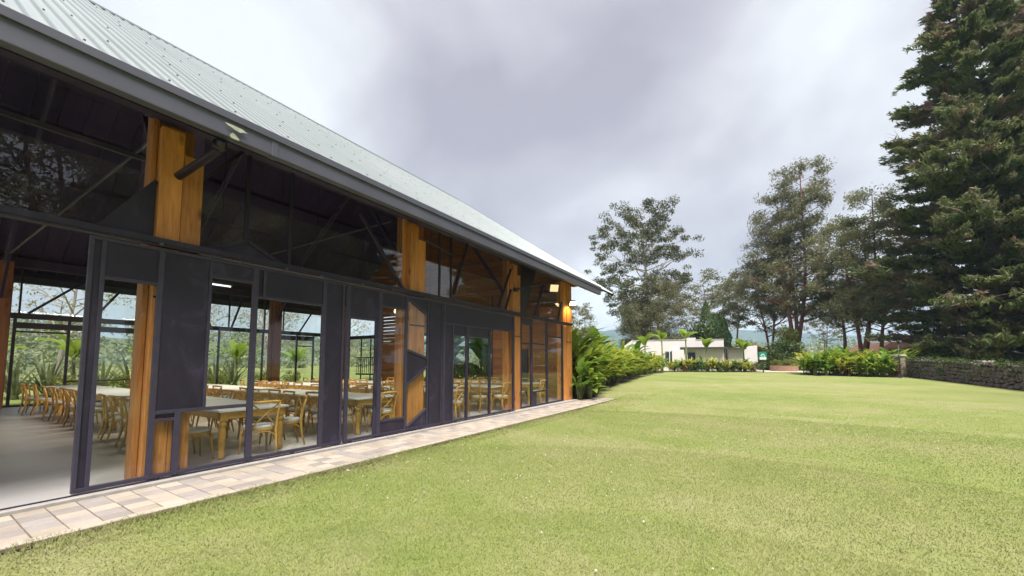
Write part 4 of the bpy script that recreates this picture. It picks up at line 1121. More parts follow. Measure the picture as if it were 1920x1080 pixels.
def shrub_meshes(seed, r=1.0, h=1.2, n=2600, leaf=.09, clumps=26, name='shrub', aspect=.5):
    rng = np.random.default_rng(seed); rg = random.Random(seed); mb = MB(); Cs = []
    for k in range(clumps):
        a = rg.uniform(0, 6.28); t = math.sqrt(rg.random()); z = rg.uniform(.12, 1.0)
        rr = r * t * math.sqrt(max(.05, 1 - (z * .95) ** 2.6)); c = Vector((math.cos(a) * rr, math.sin(a) * rr, h * z))
        mb.tube([(0, 0, 0), c * .5 + Vector((0, 0, -.03 * h)), c], [.022 * r, .014 * r, .005], 4, False)
        m = n // clumps; q = r * rg.uniform(.24, .40)
        Cs.append(in_ball(m, rng) * np.array([q, q, q * .8]) + np.array(c))
    V, Fc = leaf_quads(np.concatenate(Cs), leaf, rng, aspect); V[:, 2] = np.maximum(V[:, 2], .01)
    return mb.mesh(name + '_stems'), new_mesh(name + '_leaves', V, Fc)
def plant_obj(name, meshes, loc, label, lm, group, rz=0.0, sc=1.0, sz=None, cat='plant'):
    key = (id(meshes[1]), lm)
    o = empty(name, loc, rz); o.scale = (sc, sc, sz or sc)
    a = link('stems', meshes[0], M['stem'], o)
    b = link('leaves', meshes[1], None, o)
    b.data = _leafmesh(meshes[1], lm)
    tag(o, label, cat, group); return o
_lm = {}
def _leafmesh(me, lm):
    k = (me.name, lm)
    if k not in _lm:
        c = me.copy(); c.materials.clear(); c.materials.append(M[lm]); _lm[k] = c
    return _lm[k]
def banana(loc, label, seed, h=2.2, n=7, L=1.5, W=.42, group='banana plants', droop=1.0, lm='leaf_banana'):
    rg = random.Random(seed); o = empty('banana_plant', loc)
    MB().tube([(0, 0, 0), (.03, .02, h * .5), (.0, .0, h)], [.11, .09, .05], 8).build('trunk', M['stem'], o)
    for k in range(n):
        a = k * 2.4 + seed; m = MB()
        up = rg.uniform(.7, 1.35); s0 = Vector((0, 0, h * .94)); d = Vector((math.cos(a) * math.cos(up), math.sin(a) * math.cos(up), math.sin(up)))
        pe = s0 + d * .3
        m.tube([s0, pe], [.025, .016], 5, False)
        blade_leaf(m, pe, a, L * rg.uniform(.75, 1.1), W * rg.uniform(.85, 1.15), up, rg.uniform(.9, 1.9) * droop, .22, 4)
        m.build('leaf', M[lm], o)
    tag(o, label, 'banana plant', group); return o

# ------------------------------------------------------------------ garden beds
GA = [ginger_meshes(s, 17, 1.5, .80, .20, .55, 6) for s in (1, 2, 3)]
GB = [broad_meshes(s, 17, 1.6, 1.0, .34) for s in (4, 5, 6)]
GS = [sword_meshes(s) for s in (7, 8)]
GL = [shrub_meshes(s, .8, .9, 1500, .10, 20) for s in (9, 10)]
rng = random.Random(77)
# hedge that curves from the pavilion corner round to the bed before the white house
hedge = []
line = [(1092, 742, 17.6), (1112, 737, 19.5), (1138, 722, 22.5), (1165, 711, 26), (1195, 704, 30), (1225, 699, 34), (1250, 697, 37)]
def on_line(t):
    f = t * (len(line) - 1); i = min(len(line) - 2, int(f)); u = f - i
    return tuple(line[i][k] * (1 - u) + line[i + 1][k] * u for k in range(3))
bed_pts = []
cnt = 0
for row, (dback, hs) in enumerate(((0.0, 1.0), (1.2, 1.40), (2.5, 1.75))):
    nn = (17, 13, 11)[row]
    for k in range(nn):
        t = (k + rng.uniform(.1, .7)) / nn
        px, py, d = on_line(t)
        # nearer the pavilion corner the hedge is lower in front and leafy-dark at its foot
        p = ground_at(px - 6 - dback * 10 * (18 / d), d + dback * .9 + rng.uniform(-.2, .2) + (.6 if row == 0 else .0))
        if p.x < -7.3 and p.y < 17.2: p.y = 17.2 + rng.random()
        r = rng.random()
        if row == 0:
            kind = ('broad' if t < .12 or r < .25 else ('yellow' if r < .6 else 'ginger'))
        else: kind = 'ginger' if r < .5 else ('yellow' if r < .8 else 'broad')
        sc = hs * rng.uniform(.85, 1.15) * (1.08 - .42 * t)
        rown = ['front', 'middle', 'back'][row]
        lab = {'broad': 'dark broad-leaved canna', 'yellow': 'yellow-green ginger clump', 'ginger': 'bright green ginger clump'}[kind]
        me = GB[rng.randrange(3)] if kind == 'broad' else GA[rng.randrange(3)]
        lm = {'broad': 'leaf_broad', 'yellow': 'leaf_yellow', 'ginger': 'leaf_ginger'}[kind]
        plant_obj({'broad': 'canna_plant', 'yellow': 'ginger_plant', 'ginger': 'ginger_plant'}[kind], me, p,
                  f'{lab}, {ordn(k)} from the pavilion in the {rown} row of the curved hedge', lm, 'plants of the curved hedge', rng.uniform(0, 6.28), sc)
# low leafy growth hugging the pavilion corner
for k, (px, d, s) in enumerate(((1086, 17.6, 1.1), (1104, 18.0, .9), (1116, 18.8, .65))):
    plant_obj('canna_plant', GB[k % 3], ground_at(px, d), ['broad-leaved plant against the corner column', 'broad-leaved plant, second from the corner column', 'small broad-leaved plant at the lawn end of the hedge foot'][k], ['leaf_broad', 'leaf_ginger', 'leaf_broad'][k], 'broad-leaved plants at the hedge foot', k * 1.3, s * .85)
# bed before the white house
cnt = 0
for k in range(26):
    px = 1258 + k * 6.3 + rng.uniform(-2, 2); d = 38.5 + rng.uniform(-.6, 1.2)
    r = (k * 7 + 3) % 10
    p = ground_at(px, d)
    if r < 3: plant_obj('red_cordyline', GS[k % 2], p, f'maroon sword-leaved plant, {ordn(k)} along the bed before the white house', 'leaf_red', 'plants of the house bed', k, rng.uniform(1.0, 1.35))
    elif r < 6: plant_obj('ginger_plant', GA[k % 3], p, f'yellow-green ginger clump, {ordn(k)} along the bed before the white house', 'leaf_yellow', 'plants of the house bed', k, rng.uniform(.62, .85))
    elif r < 8: plant_obj('canna_plant', GB[k % 3], p, f'green broad-leaved canna, {ordn(k)} along the bed before the white house', 'leaf_broad', 'plants of the house bed', k, rng.uniform(.62, .8))
    else: plant_obj('leafy_shrub', GL[k % 2], p, f'low dark green shrub, {ordn(k)} along the bed before the white house', 'leaf_dark', 'plants of the house bed', k, rng.uniform(.8, 1.05))
for i, (px, py, d, h) in enumerate(((1242, 640, 39.5, 4.0), (1287, 640, 39.5, 4.4), (1325, 655, 39.5, 2.9), (1210, 652, 34, 3.1), (1395, 662, 39.5, 2.8))):
    banana(ground_at(px, d), ['pale young banana plant before the house window', 'tall young banana plant before the house door', 'small banana plant right of the house door', 'banana plant rising over the curved hedge', 'broad-leaved banana plant at the right end of the house bed'][i], i + 3, h * .78, 4 if i != 4 else 8, 1.25, .78, 'banana plants before the house', .6)
# right-hand bed in front of the gate
for k in range(30):
    px = 1512 + (k % 15) * 12 + rng.uniform(-5, 5); d = 33.5 + (k // 15) * 1.5 + rng.uniform(-.4, .4) - (px - 1512) / 180 * 3.5
    p = ground_at(px, d); r = (k * 5 + 2) % 9; s = 1.0 if k < 15 else 1.25; wh = 'front' if k < 15 else 'back'
    o_ = ordn(k % 15)
    if r < 2: plant_obj('red_cordyline', GS[k % 2], p, f'maroon sword-leaved plant, {o_} in the {wh} of the bed left of the gate', 'leaf_red', 'plants of the gate bed', k, 1.2 * s)
    elif r < 5: plant_obj('ginger_plant', GA[k % 3], p, f'green ginger clump, {o_} in the {wh} of the bed left of the gate', 'leaf_ginger', 'plants of the gate bed', k, 1.0 * s)
    elif r < 7: plant_obj('ginger_plant', GA[k % 3], p, f'yellow-flecked ginger clump, {o_} in the {wh} of the bed left of the gate', 'leaf_yellow', 'plants of the gate bed', k, .95 * s)
    else: plant_obj('canna_plant', GB[k % 3], p, f'broad-leaved canna, {o_} in the {wh} of the bed left of the gate', 'leaf_broad', 'plants of the gate bed', k, .95 * s)
# soil under the beds
def soil(name, pts, label):
    V = []; n = len(pts)
    c = sum((Vector(p) for p in pts), Vector()) / n
    V = [(p[0], p[1], lawn_z(p[0], p[1]) + .012) for p in pts]; V.append((c.x, c.y, lawn_z(c.x, c.y) + .05))
    o = link(name, new_mesh(name, V, [(i, (i + 1) % n, n) for i in range(n)]), M['soil']); tag(o, label, kind='structure')
soil('planting_bed', [ground_at(px, d) for px, d in ((1250, 38), (1340, 38), (1428, 38.2), (1432, 41), (1340, 41.5), (1240, 41))], 'dark soil bed before the white house')
soil('planting_bed', [ground_at(px, d) for px, d in ((1505, 33.4), (1600, 31.8), (1690, 29.6), (1695, 32), (1600, 36), (1510, 37))], 'dark soil bed left of the gate')
soil('planting_bed', [ground_at(px, d) for px, d in ((1098, 17.6), (1122, 19.8), (1160, 25), (1205, 31), (1245, 36.5), (1225, 39), (1165, 33), (1120, 25), (1075, 19))], 'dark soil under the curved hedge')

# ------------------------------------------------------------------ white house
def build_house():
    h = empty('white_house', ground_at(1290, 46)); base = h.location.copy()
    # local frame: u to the right as seen from the lawn, v away from it
    h.rotation_euler = (0, 0, YAW - R(14))
    s = 46 / F_PX * 1.0
    def ux(px): return (px - 1290) * s
    def uz(py): return CAM_H + (681 - py) * s - base.z
    zb = -.4
    # left wing with its sloping parapet
    MB().prism([(ux(1162), zb), (ux(1162), uz(657)), (ux(1191), uz(636)), (ux(1191), zb)], 'y', .3, 6.0).build('sloped_wall', M['render_white'], h)
    MB().box(ux(1191) + .002, ux(1290), 0.0, 7.0, zb, uz(637.5)).build('wall', M['render_white'], h)
    MB().box(ux(1290) + .002, ux(1306), .36, 7.2, zb, uz(633)).build('raised_wall', M['render_white'], h)
    MB().box(ux(1306) + .002, ux(1354), .35, 7.1, zb, uz(637)).build('wall', M['render_white'], h)
    MB().box(ux(1262), ux(1283), -.35, -.002, zb, uz(655.5)).build('porch_wall', M['render_white'], h)
    MB().box(ux(1363), ux(1412), .9, 6.0, zb, uz(655)).prism([(ux(1363), uz(655) + .002), (ux(1412), uz(655) + .002), (ux(1412), uz(648)), (ux(1363), uz(653))], 'y', .9, 6.0).build('right_wing', M['render_white'], h)
    for a, b, z in ((1191, 1290, 637.5), (1306, 1354, 637)):
        MB().box(ux(a), ux(b), (-.05 if a == 1191 else .30), .15 + (0 if a == 1191 else .35), uz(z) + .002, uz(z) + .07).build('coping', M['pillar_cap'], h)
    MB().box(ux(1277), ux(1356), -.40, .345, uz(654), uz(651.2)).build('canopy', M['trim_dark'], h)
    MB().box(ux(1356) + .01, ux(1391), .2, 1.2, uz(655.5), uz(652.2)).build('canopy', M['trim_dark'], h)
    for px, py0, py1, w, nm, y in ((1258, 659, 682, 16, 'window', -.02), (1297, 661, 690, 12, 'door', .34)):
        yy = y
        o = MB().box(ux(px - w / 2), ux(px + w / 2), yy - .06, yy + .05, uz(py1), uz(py0)).build(nm, M['car_glass'], h)
        MB().box(ux(px - .6), ux(px + .6), yy - .09, yy - .062, uz(py1), uz(py0)).box(ux(px - w / 2) - .06, ux(px - w / 2), yy - .09, yy - .062, uz(py1), uz(py0)).box(ux(px + w / 2), ux(px + w / 2) + .06, yy - .09, yy - .062, uz(py1), uz(py0)).build('frame', M['sign_white'] if nm == 'window' else M['trim_dark'], o)
    MB().box(ux(1359), ux(1361), .9, 1.0, zb, uz(653)).box(ux(1356), ux(1358), .9, 1.0, zb, uz(653)).build('porch_post', M['trim_dark'], h)
    tag(h, 'low white rendered house with flat parapets and dark porch canopy', 'house')
build_house()

# ------------------------------------------------------------------ gate, stone wall, small structures
def build_stone_wall():
    w = empty('stone_wall', (0, 0, 0)); tag(w, 'dark dry-stone boundary wall under the big cypress', 'wall')
    A = ground_at(1702, 30.5); B = ground_at(1990, 19.0)
    d = Vector((B.x - A.x, B.y - A.y, 0)); L = d.length; d.normalize(); nrm = Vector((d.y, -d.x, 0))
    if nrm.dot(Vector((-A.x, -A.y, 0))) < 0: nrm = -nrm
    H = 1.42
    core = MB(); n = 24
    V = []; Fc = []
    for i in range(n + 1):
        p = A + d * (L * i / n); z = lawn_z(p.x, p.y)
        for s, zz in ((.0, z - .2), (.0, z + H - .04), (-.45, z + H - .04), (-.45, z - .2)):
            q = p + nrm * s; V.append((q.x, q.y, zz))
    for i in range(n):
        a = i * 4; Fc += [(a + k, a + (k + 1) % 4, a + 4 + (k + 1) % 4, a + 4 + k) for k in range(4)]
    core.add(V, Fc).build('wall_core', M['mortar'], w)
    # individual stones: eight low-poly shapes shared
    rg = random.Random(4); shapes = []
    for k in range(8):
        m = MB(); V = []; 
        for z, sc in ((0, 1.0), (.5, 1.02), (1.0, .72)):
            for j in range(6):
                a = 2 * math.pi * j / 6 + rg.uniform(-.25, .25); V.append((math.cos(a) * .5 * sc * rg.uniform(.85, 1.1), math.sin(a) * .5 * sc * rg.uniform(.85, 1.1), z))
        Fc = [(12, 13, 14, 15, 16, 17)] + [(r * 6 + j, r * 6 + (j + 1) % 6, (r + 1) * 6 + (j + 1) % 6, (r + 1) * 6 + j) for r in (0, 1) for j in range(6)]
        m.add(V, Fc); me = m.mesh('stone'); me.materials.append(M['stone']); shapes.append(me)
    stones = []
    z = .0; r = 0
    while z < H - .08:
        hh = rg.uniform(.12, .24); u = -.1 + rg.uniform(0, .15)
        while u < L:
            ww = rg.uniform(.14, .42); stones.append((u + ww / 2, z + hh / 2 + rg.uniform(-.05, .05), ww, hh * rg.uniform(.8, 1.35))); u += ww + .01
        z += hh
    # the ones nearest the picture are parts of their own, the rest one mass
    stones.sort(key=lambda s: abs(s[0] - 5.0) + 1.0 * s[1])
    rot = Matrix((d, Vector((0, 0, 1)), nrm)).transposed()
    for k, (u, zz, ww, hh) in enumerate(stones[:300]):
        p = A + d * u + nrm * (-.03); g = lawn_z(p.x, p.y)
        o = link('stone', shapes[k % 8], None, w); o.location = (p.x, p.y, g + zz)
        o.rotation_mode = 'QUATERNION'; o.rotation_quaternion = (rot @ Matrix.Rotation(rg.uniform(-.2, .2), 3, 'Z')).to_quaternion(); o.scale = (ww * 1.08, hh * 1.08, rg.uniform(.07, .13))
    m = MB()
    for k, (u, zz, ww, hh) in enumerate(stones[300:]):
        p = A + d * u; g = lawn_z(p.x, p.y); e = rg.uniform(.04, .09)
        me = shapes[k % 8]
        V = []
        for v in me.vertices:
            q = p + d * (v.co.x * ww * 1.08) + Vector((0, 0, g + zz - p.z + v.co.y * hh * 1.08)) + nrm * (v.co.z * e - .03); V.append(q)
        m.add(V, [tuple(f.vertices) for f in me.polygons])
    if m.v:
        o = m.build('far_stones', M['stone'], w); o['kind'] = 'stuff'
    # ivy patches along the top
    rngn = np.random.default_rng(6); Cs = []
    for k in range(85):
        u = rg.uniform(0, L * .95); p = A + d * u; g = lawn_z(p.x, p.y)
        Cs.append(in_ball(40, rngn) * np.array([.4, .4, .22]) + np.array((p.x + nrm.x * .0, p.y + nrm.y * .0, g + H + rg.uniform(-.1, .12) - (rg.random() ** 3) * 1.2)) + np.array(nrm * .12))
    V, Fc = leaf_quads(np.concatenate(Cs), .10, rngn)
    o = link('creeper', new_mesh('creeper', V, Fc), M['leaf_dark']); tag(o, 'green creeper trailing along the top of the stone wall', 'creeper', kind='stuff')
build_stone_wall()

def pillar(px, d, h, label, w=.62):
    p = ground_at(px, d); o = empty('gate_pillar', p, YAW + R(18))
    MB().box(-w / 2, w / 2, -w / 2, w / 2, -.1, h - .12).build('shaft', M['pillar'], o, .01)
    # brick courses raised on the shaft
    MB().box(-w / 2 - .07, w / 2 + .07, -w / 2 - .07, w / 2 + .07, h - .12, h).build('cap', M['pillar_cap'], o, .01)
    MB().box(-w / 2 - .03, w / 2 + .03, -w / 2 - .03, w / 2 + .03, -.1, .12).build('plinth', M['pillar'], o)
    tag(o, label, 'pillar', 'gate pillars')
pillar(1686, 31.0, 1.72, 'mauve gate pillar at the end of the stone wall', .55)
pillar(1650, 37.5, 1.75, 'gate pillar half hidden behind the right-hand bed', .75)
# low pillar on the stone wall at the picture edge
pp = ground_at(1846, 25.3); pp.z += 1.36
o = empty('wall_coping_stone', pp, YAW); MB().box(-.4, .4, -.25, .25, 0, .10).build('slab', M['pillar_cap'], o, .01); tag(o, 'pale coping slab on top of the stone wall', 'coping')
# thin lamp post
p = ground_at(1687, 29.4); o = empty('lamp_post', p)
MB().tube([(0, 0, -.1), (0, 0, 2.55)], [.032, .026], 8).build('pole', M['post_green'], o); MB().lathe((0, 0, 2.55), [(.05, 0), (.075, .05), (.075, .2), (.10, .22), (.02, .3)], 10).build('lantern', M['post_green'], o)
MB().lathe((0, 0, 0), [(.07, -.1), (.07, .06), (.035, .12)], 10).build('foot', M['post_green'], o)
tag(o, 'thin dark green lamp post beside the gate pillar', 'lamp post')
# notice board on a green post
p = ground_at(1431, 37.0); o = empty('sign_board', p, YAW - R(14))
MB().box(-.05, .05, -.04, .04, -.1, 1.35).build('post', M['post_green'], o)
b = MB().box(-.33, .33, -.035, .035, 1.18, 1.92).build('board', M['sign_green'], o, .01)
MB().box(-.27, .27, -.041, -.036, 1.22, 1.42).build('white_band', M['sign_white'], b)
m = MB().prism([(-.20, 1.56), (-.10, 1.70), (0, 1.76), (.10, 1.70), (.20, 1.56), (.14, 1.56), (.06, 1.66), (0, 1.69), (-.06, 1.66), (-.14, 1.56)], 'y', -.041, -.036)
m.box(-.2, .2, -.041, -.036, 1.49, 1.52); m.build('white_emblem', M['sign_white'], b)
tag(o, 'small green and white notice board on a dark post', 'sign')
# round brick planter on a pale paved circle
pc = ground_at(1470, 40.0)
V = [(pc.x + math.cos(a) * 3.2, pc.y + math.sin(a) * 3.2) for a in [k * math.pi / 16 for k in range(32)]]
o = link('paved_circle', new_mesh('paved_circle', [(x, y, lawn_z(x, y) + .02) for x, y in V] + [(pc.x, pc.y, lawn_z(pc.x, pc.y) + .03)], [(i, (i + 1) % 32, 32) for i in range(32)]), M['plaza']); tag(o, 'pale paved circle round the brick planter', kind='structure')
o = empty('brick_planter', (pc.x, pc.y, lawn_z(pc.x, pc.y) + .02)); tag(o, 'low round brick planter on the paved circle', 'planter')
bm_ = MB().box(-.105, .105, -.05, .05, 0, .068).mesh('brick'); bm_.materials.append(M['brick'])
for c in range(7):
    for k in range(32):
        a = 2 * math.pi * (k + .5 * (c % 2)) / 32
        q = link('brick', bm_, None, o); q.location = (math.cos(a) * 1.15, math.sin(a) * 1.15, c * .078); q.rotation_euler = (0, 0, a + math.pi / 2)
MB().lathe((0, 0, 0), [(1.09, 0), (1.09, .5)], 32).build('soil', M['soil'], o)
for k in range(5):
    a = k * 1.256; plant_obj('leafy_shrub', GL[k % 2], (pc.x + math.cos(a) * .75, pc.y + math.sin(a) * .75, lawn_z(pc.x, pc.y) + .5), f'small green shrub growing in the round brick planter, {ORD[k]} of five', 'leaf_yshrub', 'shrubs in the brick planter', k, .7)
# white car parked behind the bed
def build_car():
    p = ground_at(1490, 46); o = empty('parked_car', p, YAW + R(95))
    body = [(-2.1, .35), (2.1, .35), (2.15, .8), (1.3, .95), (.75, 1.45), (-1.3, 1.5), (-2.0, .98), (-2.15, .8)]
    MB().prism(body, 'y', -.85, .85).build('body', M['car'], o, .06)
    MB().prism([(1.18, .98), (.68, 1.40), (-.2, 1.43), (-.2, .98)], 'y', -.862, .862).build('side_window', M['car_glass'], o); MB().prism([(-.28, .98), (-.28, 1.43), (-1.2, 1.43), (-1.7, 1.0)], 'y', -.862, .862).build('side_window', M['car_glass'], o)
    MB().prism([(1.33, .96), (.80, 1.44), (.83, 1.45), (1.37, .97)], 'y', -.7, .7).build('windscreen', M['car_glass'], o); MB().prism([(-1.42, 1.46), (-2.0, 1.0), (-2.03, 1.02), (-1.45, 1.48)], 'y', -.7, .7).build('rear_window', M['car_glass'], o)
    for x in (-1.35, 1.35):
        for y in (-.82, .82): MB().tube([(x, y - .1, .33), (x, y + .1, .33)], .33, 16).build('wheel', M['rubber'], o)
    for y in (-.62, .62): MB().box(2.13, 2.17, y - .18, y + .18, .68, .8).build('headlight', M['sign_white'], o)
    tag(o, 'white car parked behind the gate bed, mostly hidden', 'car')
build_car()
# gatehouse roof far behind
p = ground_at(1668, 52); o = empty('gatehouse', p, YAW)
MB().box(-3.2, 3.2, -2, 2, -.5, 2.3).build('wall', M['render_white'], o); MB().prism([(-3.7, 2.3), (3.7, 2.3), (1.8, 3.5), (-1.8, 3.5)], 'y', -2.4, 2.4).build('roof', M['tile_red'], o); MB().box(-.8, .8, -2.03, -1.98, 0.9, 1.9).build('window', M['car_glass'], o)
tag(o, 'small gatehouse with a reddish roof behind the gate trees', 'building')
# clipped dark hedge strip behind the gate

# ------------------------------------------------------------------ trees of the view
def interp(pts):
    def f(t):
        if t <= pts[0][0]: return pts[0][1]
        for (a, x), (b, y) in zip(pts[:-1], pts[1:]):
            if t <= b: return x + (y - x) * (t - a) / (b - a)
        return pts[-1][1]
    return f
def hpx(d, py, px=None):    # height above the local ground of a point seen at py, depth d
    q = at(1400, py, d); return q.z - .8
TG = 'trees beyond the lawn'
# tall gum with distinct leaf clumps, left
d = 62.0
eu = make_tree(hpx(d, 378), interp([(.2, 4.0), (.35, 6.5), (.5, 8.6), (.62, 8.8), (.72, 6.4), (.84, 6.0), (.94, 4.6), (1, 2.2)]), 5, .42, .26, 56, 5, 105, 1.05, .34, 'bark_pale', 'leaf_euc', (-.6, 0), .35, .42, .60, name='gum')
tree_obj('gum_tree', eu, ground_at(1212, d), 'tall gum tree with rounded dark leaf clumps behind the white house', TG)
d = 56.0
ca = make_tree(hpx(d, 522), interp([(.1, 3.4), (.4, 4.0), (.7, 3.4), (.9, 2.4), (1, .8)]), 8, .26, .10, 44, 6, 95, .95, .34, 'bark_red', 'leaf_grey', (0.4, 0), .5, .22, .9, name='she_oak')
tree_obj('she_oak', ca, ground_at(1236, d), 'shorter grey-green feathery tree in front of the tall gum', TG)
ca2 = make_tree(hpx(d, 560), interp([(.1, 3.0), (.4, 3.6), (.7, 3.0), (.9, 2.0), (1, .8)]), 12, .24, .08, 40, 6, 90, .95, .34, 'bark', 'leaf_grey', (0, 0), .5, .22, .9, name='she_oak')
tree_obj('she_oak', ca2, ground_at(1196, 58), 'grey-green feathery tree at the left foot of the tall gum', TG)
# sparse flat-topped trees in the middle
d = 66.0
sp = make_tree(hpx(d, 508), interp([(.3, 2.6), (.6, 5.0), (.85, 5.4), (1, 3.0)]), 17, .20, .40, 26, 6, 34, .9, .32, 'bark', 'leaf_grey', (.5, 0), .75, .42, .4, name='sparse', trunks=2, spread=2.2)
tree_obj('sparse_tree', sp, ground_at(1322, d), 'sparse flat-crowned tree behind the column cypresses', TG)
sp2 = make_tree(hpx(60, 520), interp([(.3, 2.0), (.6, 3.6), (.85, 3.9), (1, 2.0)]), 23, .20, .42, 24, 6, 44, .85, .30, 'bark_pale', 'leaf_grey', (-.2, 0), .6, .42, .5, name='sparse')
tree_obj('sparse_tree', sp2, ground_at(1387, 60), 'slim pale-trunked tree between the house and the big grey trees', TG)
tree_obj('sparse_tree', sp, ground_at(1352, 74), 'faint sparse tree farthest behind the house roof', TG, 1.9, .95)
tree_obj('sparse_tree', sp2, ground_at(1083, 33), 'slender young tree just right of the corner column', TG, 2.0, .42)
# column cypresses and a round bush
for i, (px, py, dd, w) in enumerate(((1327, 563, 57, 1.0), (1341, 590, 57.5, .8), (1353, 586, 56.5, .95), (1361, 596, 58, .8))):
    H = hpx(dd, py) ; rg = np.random.default_rng(30 + i)
    t = rg.uniform(0, 1, 5200) ** .85; r = w * 1.15 * np.minimum(1, (1 - t) * 2.4) ** .8 * (.45 + .55 * rg.uniform(0, 1, 5200) ** .4) * (1 + .12 * np.sin(t * 23)); a = rg.uniform(0, 6.28, 5200)
    C_ = np.stack([np.cos(a) * r, np.sin(a) * r, .15 + t * H], 1); V, Fc = leaf_quads(C_, .26, rg, .3, droop=-1.6)
    o = empty('column_cypress', ground_at(px, dd)); MB().tube([(0, 0, -.2), (0, 0, H * .9)], [.12, .02], 6).build('trunk', M['bark'], o)
    cm = new_mesh('crown', V, Fc); link('crown', cm, M['leaf_column'], o)
    tag(o, ['tallest narrow column cypress behind the house', 'small column cypress, second from the left', 'column cypress, third from the left', 'darkest column cypress at the right end'][i], 'tree', 'column cypresses behind the house')
SH = [shrub_meshes(40 + k, 1.0, 1.5, 5200, .11, 46) for k in range(2)]
def bush(px, d, s, label, lm, name='round_bush', sz=None, rz=0):
    plant_obj(name, SH[int(px) % 2], ground_at(px, d), label, lm, 'bushes beyond the lawn', rz, s, sz, 'bush')
bush(1310, 58, 3.4, 'round dark bush left of the column cypresses', 'leaf_dark', sz=4.0)
bush(1472, 43, 2.3, 'large round green bush behind the brick planter', 'leaf_dark', sz=2.0)
bush(1478, 48, 1.6, 'tall light green bush behind the round bush', 'leaf_yshrub', sz=3.2)
bush(1445, 47, 1.5, 'green bush behind the notice board', 'leaf_yshrub', sz=1.3)
bush(1418, 60, 2.6, 'pale bush right of the white house', 'leaf_yshrub', sz=2.0)
bush(1400, 75, 3.8, 'olive bush far right of the white house', 'leaf_pale', sz=3.0)
bush(1535, 44, 1.6, 'green bush left of the red trunks', 'leaf_dark', sz=1.0)
bush(1560, 46, 1.9, 'green bush under the red trunks', 'leaf_yshrub', sz=.9)
bush(1600, 44, 1.8, 'low green bush behind the gate bed', 'leaf_dark', sz=.9)
bush(1632, 43, 1.6, 'low bush left of the gate pillars', 'leaf_yshrub', sz=.8)
bush(1715, 34, 1.3, 'low bush behind the stone wall', 'leaf_yshrub', sz=1.2)
bush(1745, 33, 1.4, 'second low bush behind the stone wall', 'leaf_dark', sz=1.3)
bush(1085, 26, 1.3, 'yellow-green bush behind the corner column', 'leaf_yshrub', sz=2.4)
bush(1105, 40, 2.0, 'distant green bush over the curved hedge', 'leaf_yshrub', sz=1.6)
# big grey-green pair
d = 50.0
bg = make_tree(hpx(d, 290), interp([(.12, 3.4), (.3, 4.6), (.45, 4.6), (.62, 3.6), (.75, 3.2), (.88, 3.3), (1, 2.2)]), 31, .40, .27, 100, 6, 80, .95, .32, 'bark_red', 'leaf_grey', (.9, .6), .45, .30, .75, trunks=3, spread=2.4, name='big_grey')
tree_obj('grey_green_tree', bg, ground_at(1488, d), 'tallest feathery grey-green tree with red-brown trunks', TG)
bg2 = make_tree(hpx(54, 430), interp([(.12, 3.5), (.35, 4.4), (.6, 3.8), (.85, 2.6), (1, 1.2)]), 37, .26, .30, 50, 5, 70, .9, .30, 'bark_red', 'leaf_grey', (-.6, 0), .45, .30, .75, trunks=2, spread=2.0, name='big_grey')
tree_obj('grey_green_tree', bg2, ground_at(1446, 54), 'lower grey-green tree leaning left of the tallest one', TG)
pl = make_tree(hpx(46, 365), interp([(.15, 2.6), (.35, 3.9), (.55, 3.9), (.75, 3.2), (.9, 2.5), (1, 1.4)]), 43, .34, .30, 80, 6, 70, .95, .30, 'bark_red', 'leaf_pale', (.8, 0), .5, .30, .75, trunks=3, spread=2.6, name='pale')
tree_obj('pale_tree', pl, ground_at(1618, 44), 'pale olive tree with red trunks beside the big cypress', TG)
pl2 = make_tree(hpx(44, 520), interp([(.2, 2.6), (.5, 3.4), (.8, 2.6), (1, 1.2)]), 47, .24, .42, 34, 5, 55, .85, .28, 'bark_red', 'leaf_pale', (.3, 0), .5, .30, .75, name='pale')
tree_obj('pale_tree', pl2, ground_at(1660, 42), 'small pale tree with a leaning red trunk by the gate', TG, .6)
tree_obj('pale_tree', pl2, ground_at(1586, 47), 'small pale tree with a thick red trunk in front of the grey trees', TG, 2.6, 1.05)
tree_obj('bare_tree', sp, ground_at(1548, 62), 'thin bare tree seen between the grey trees', TG, .5, .66)

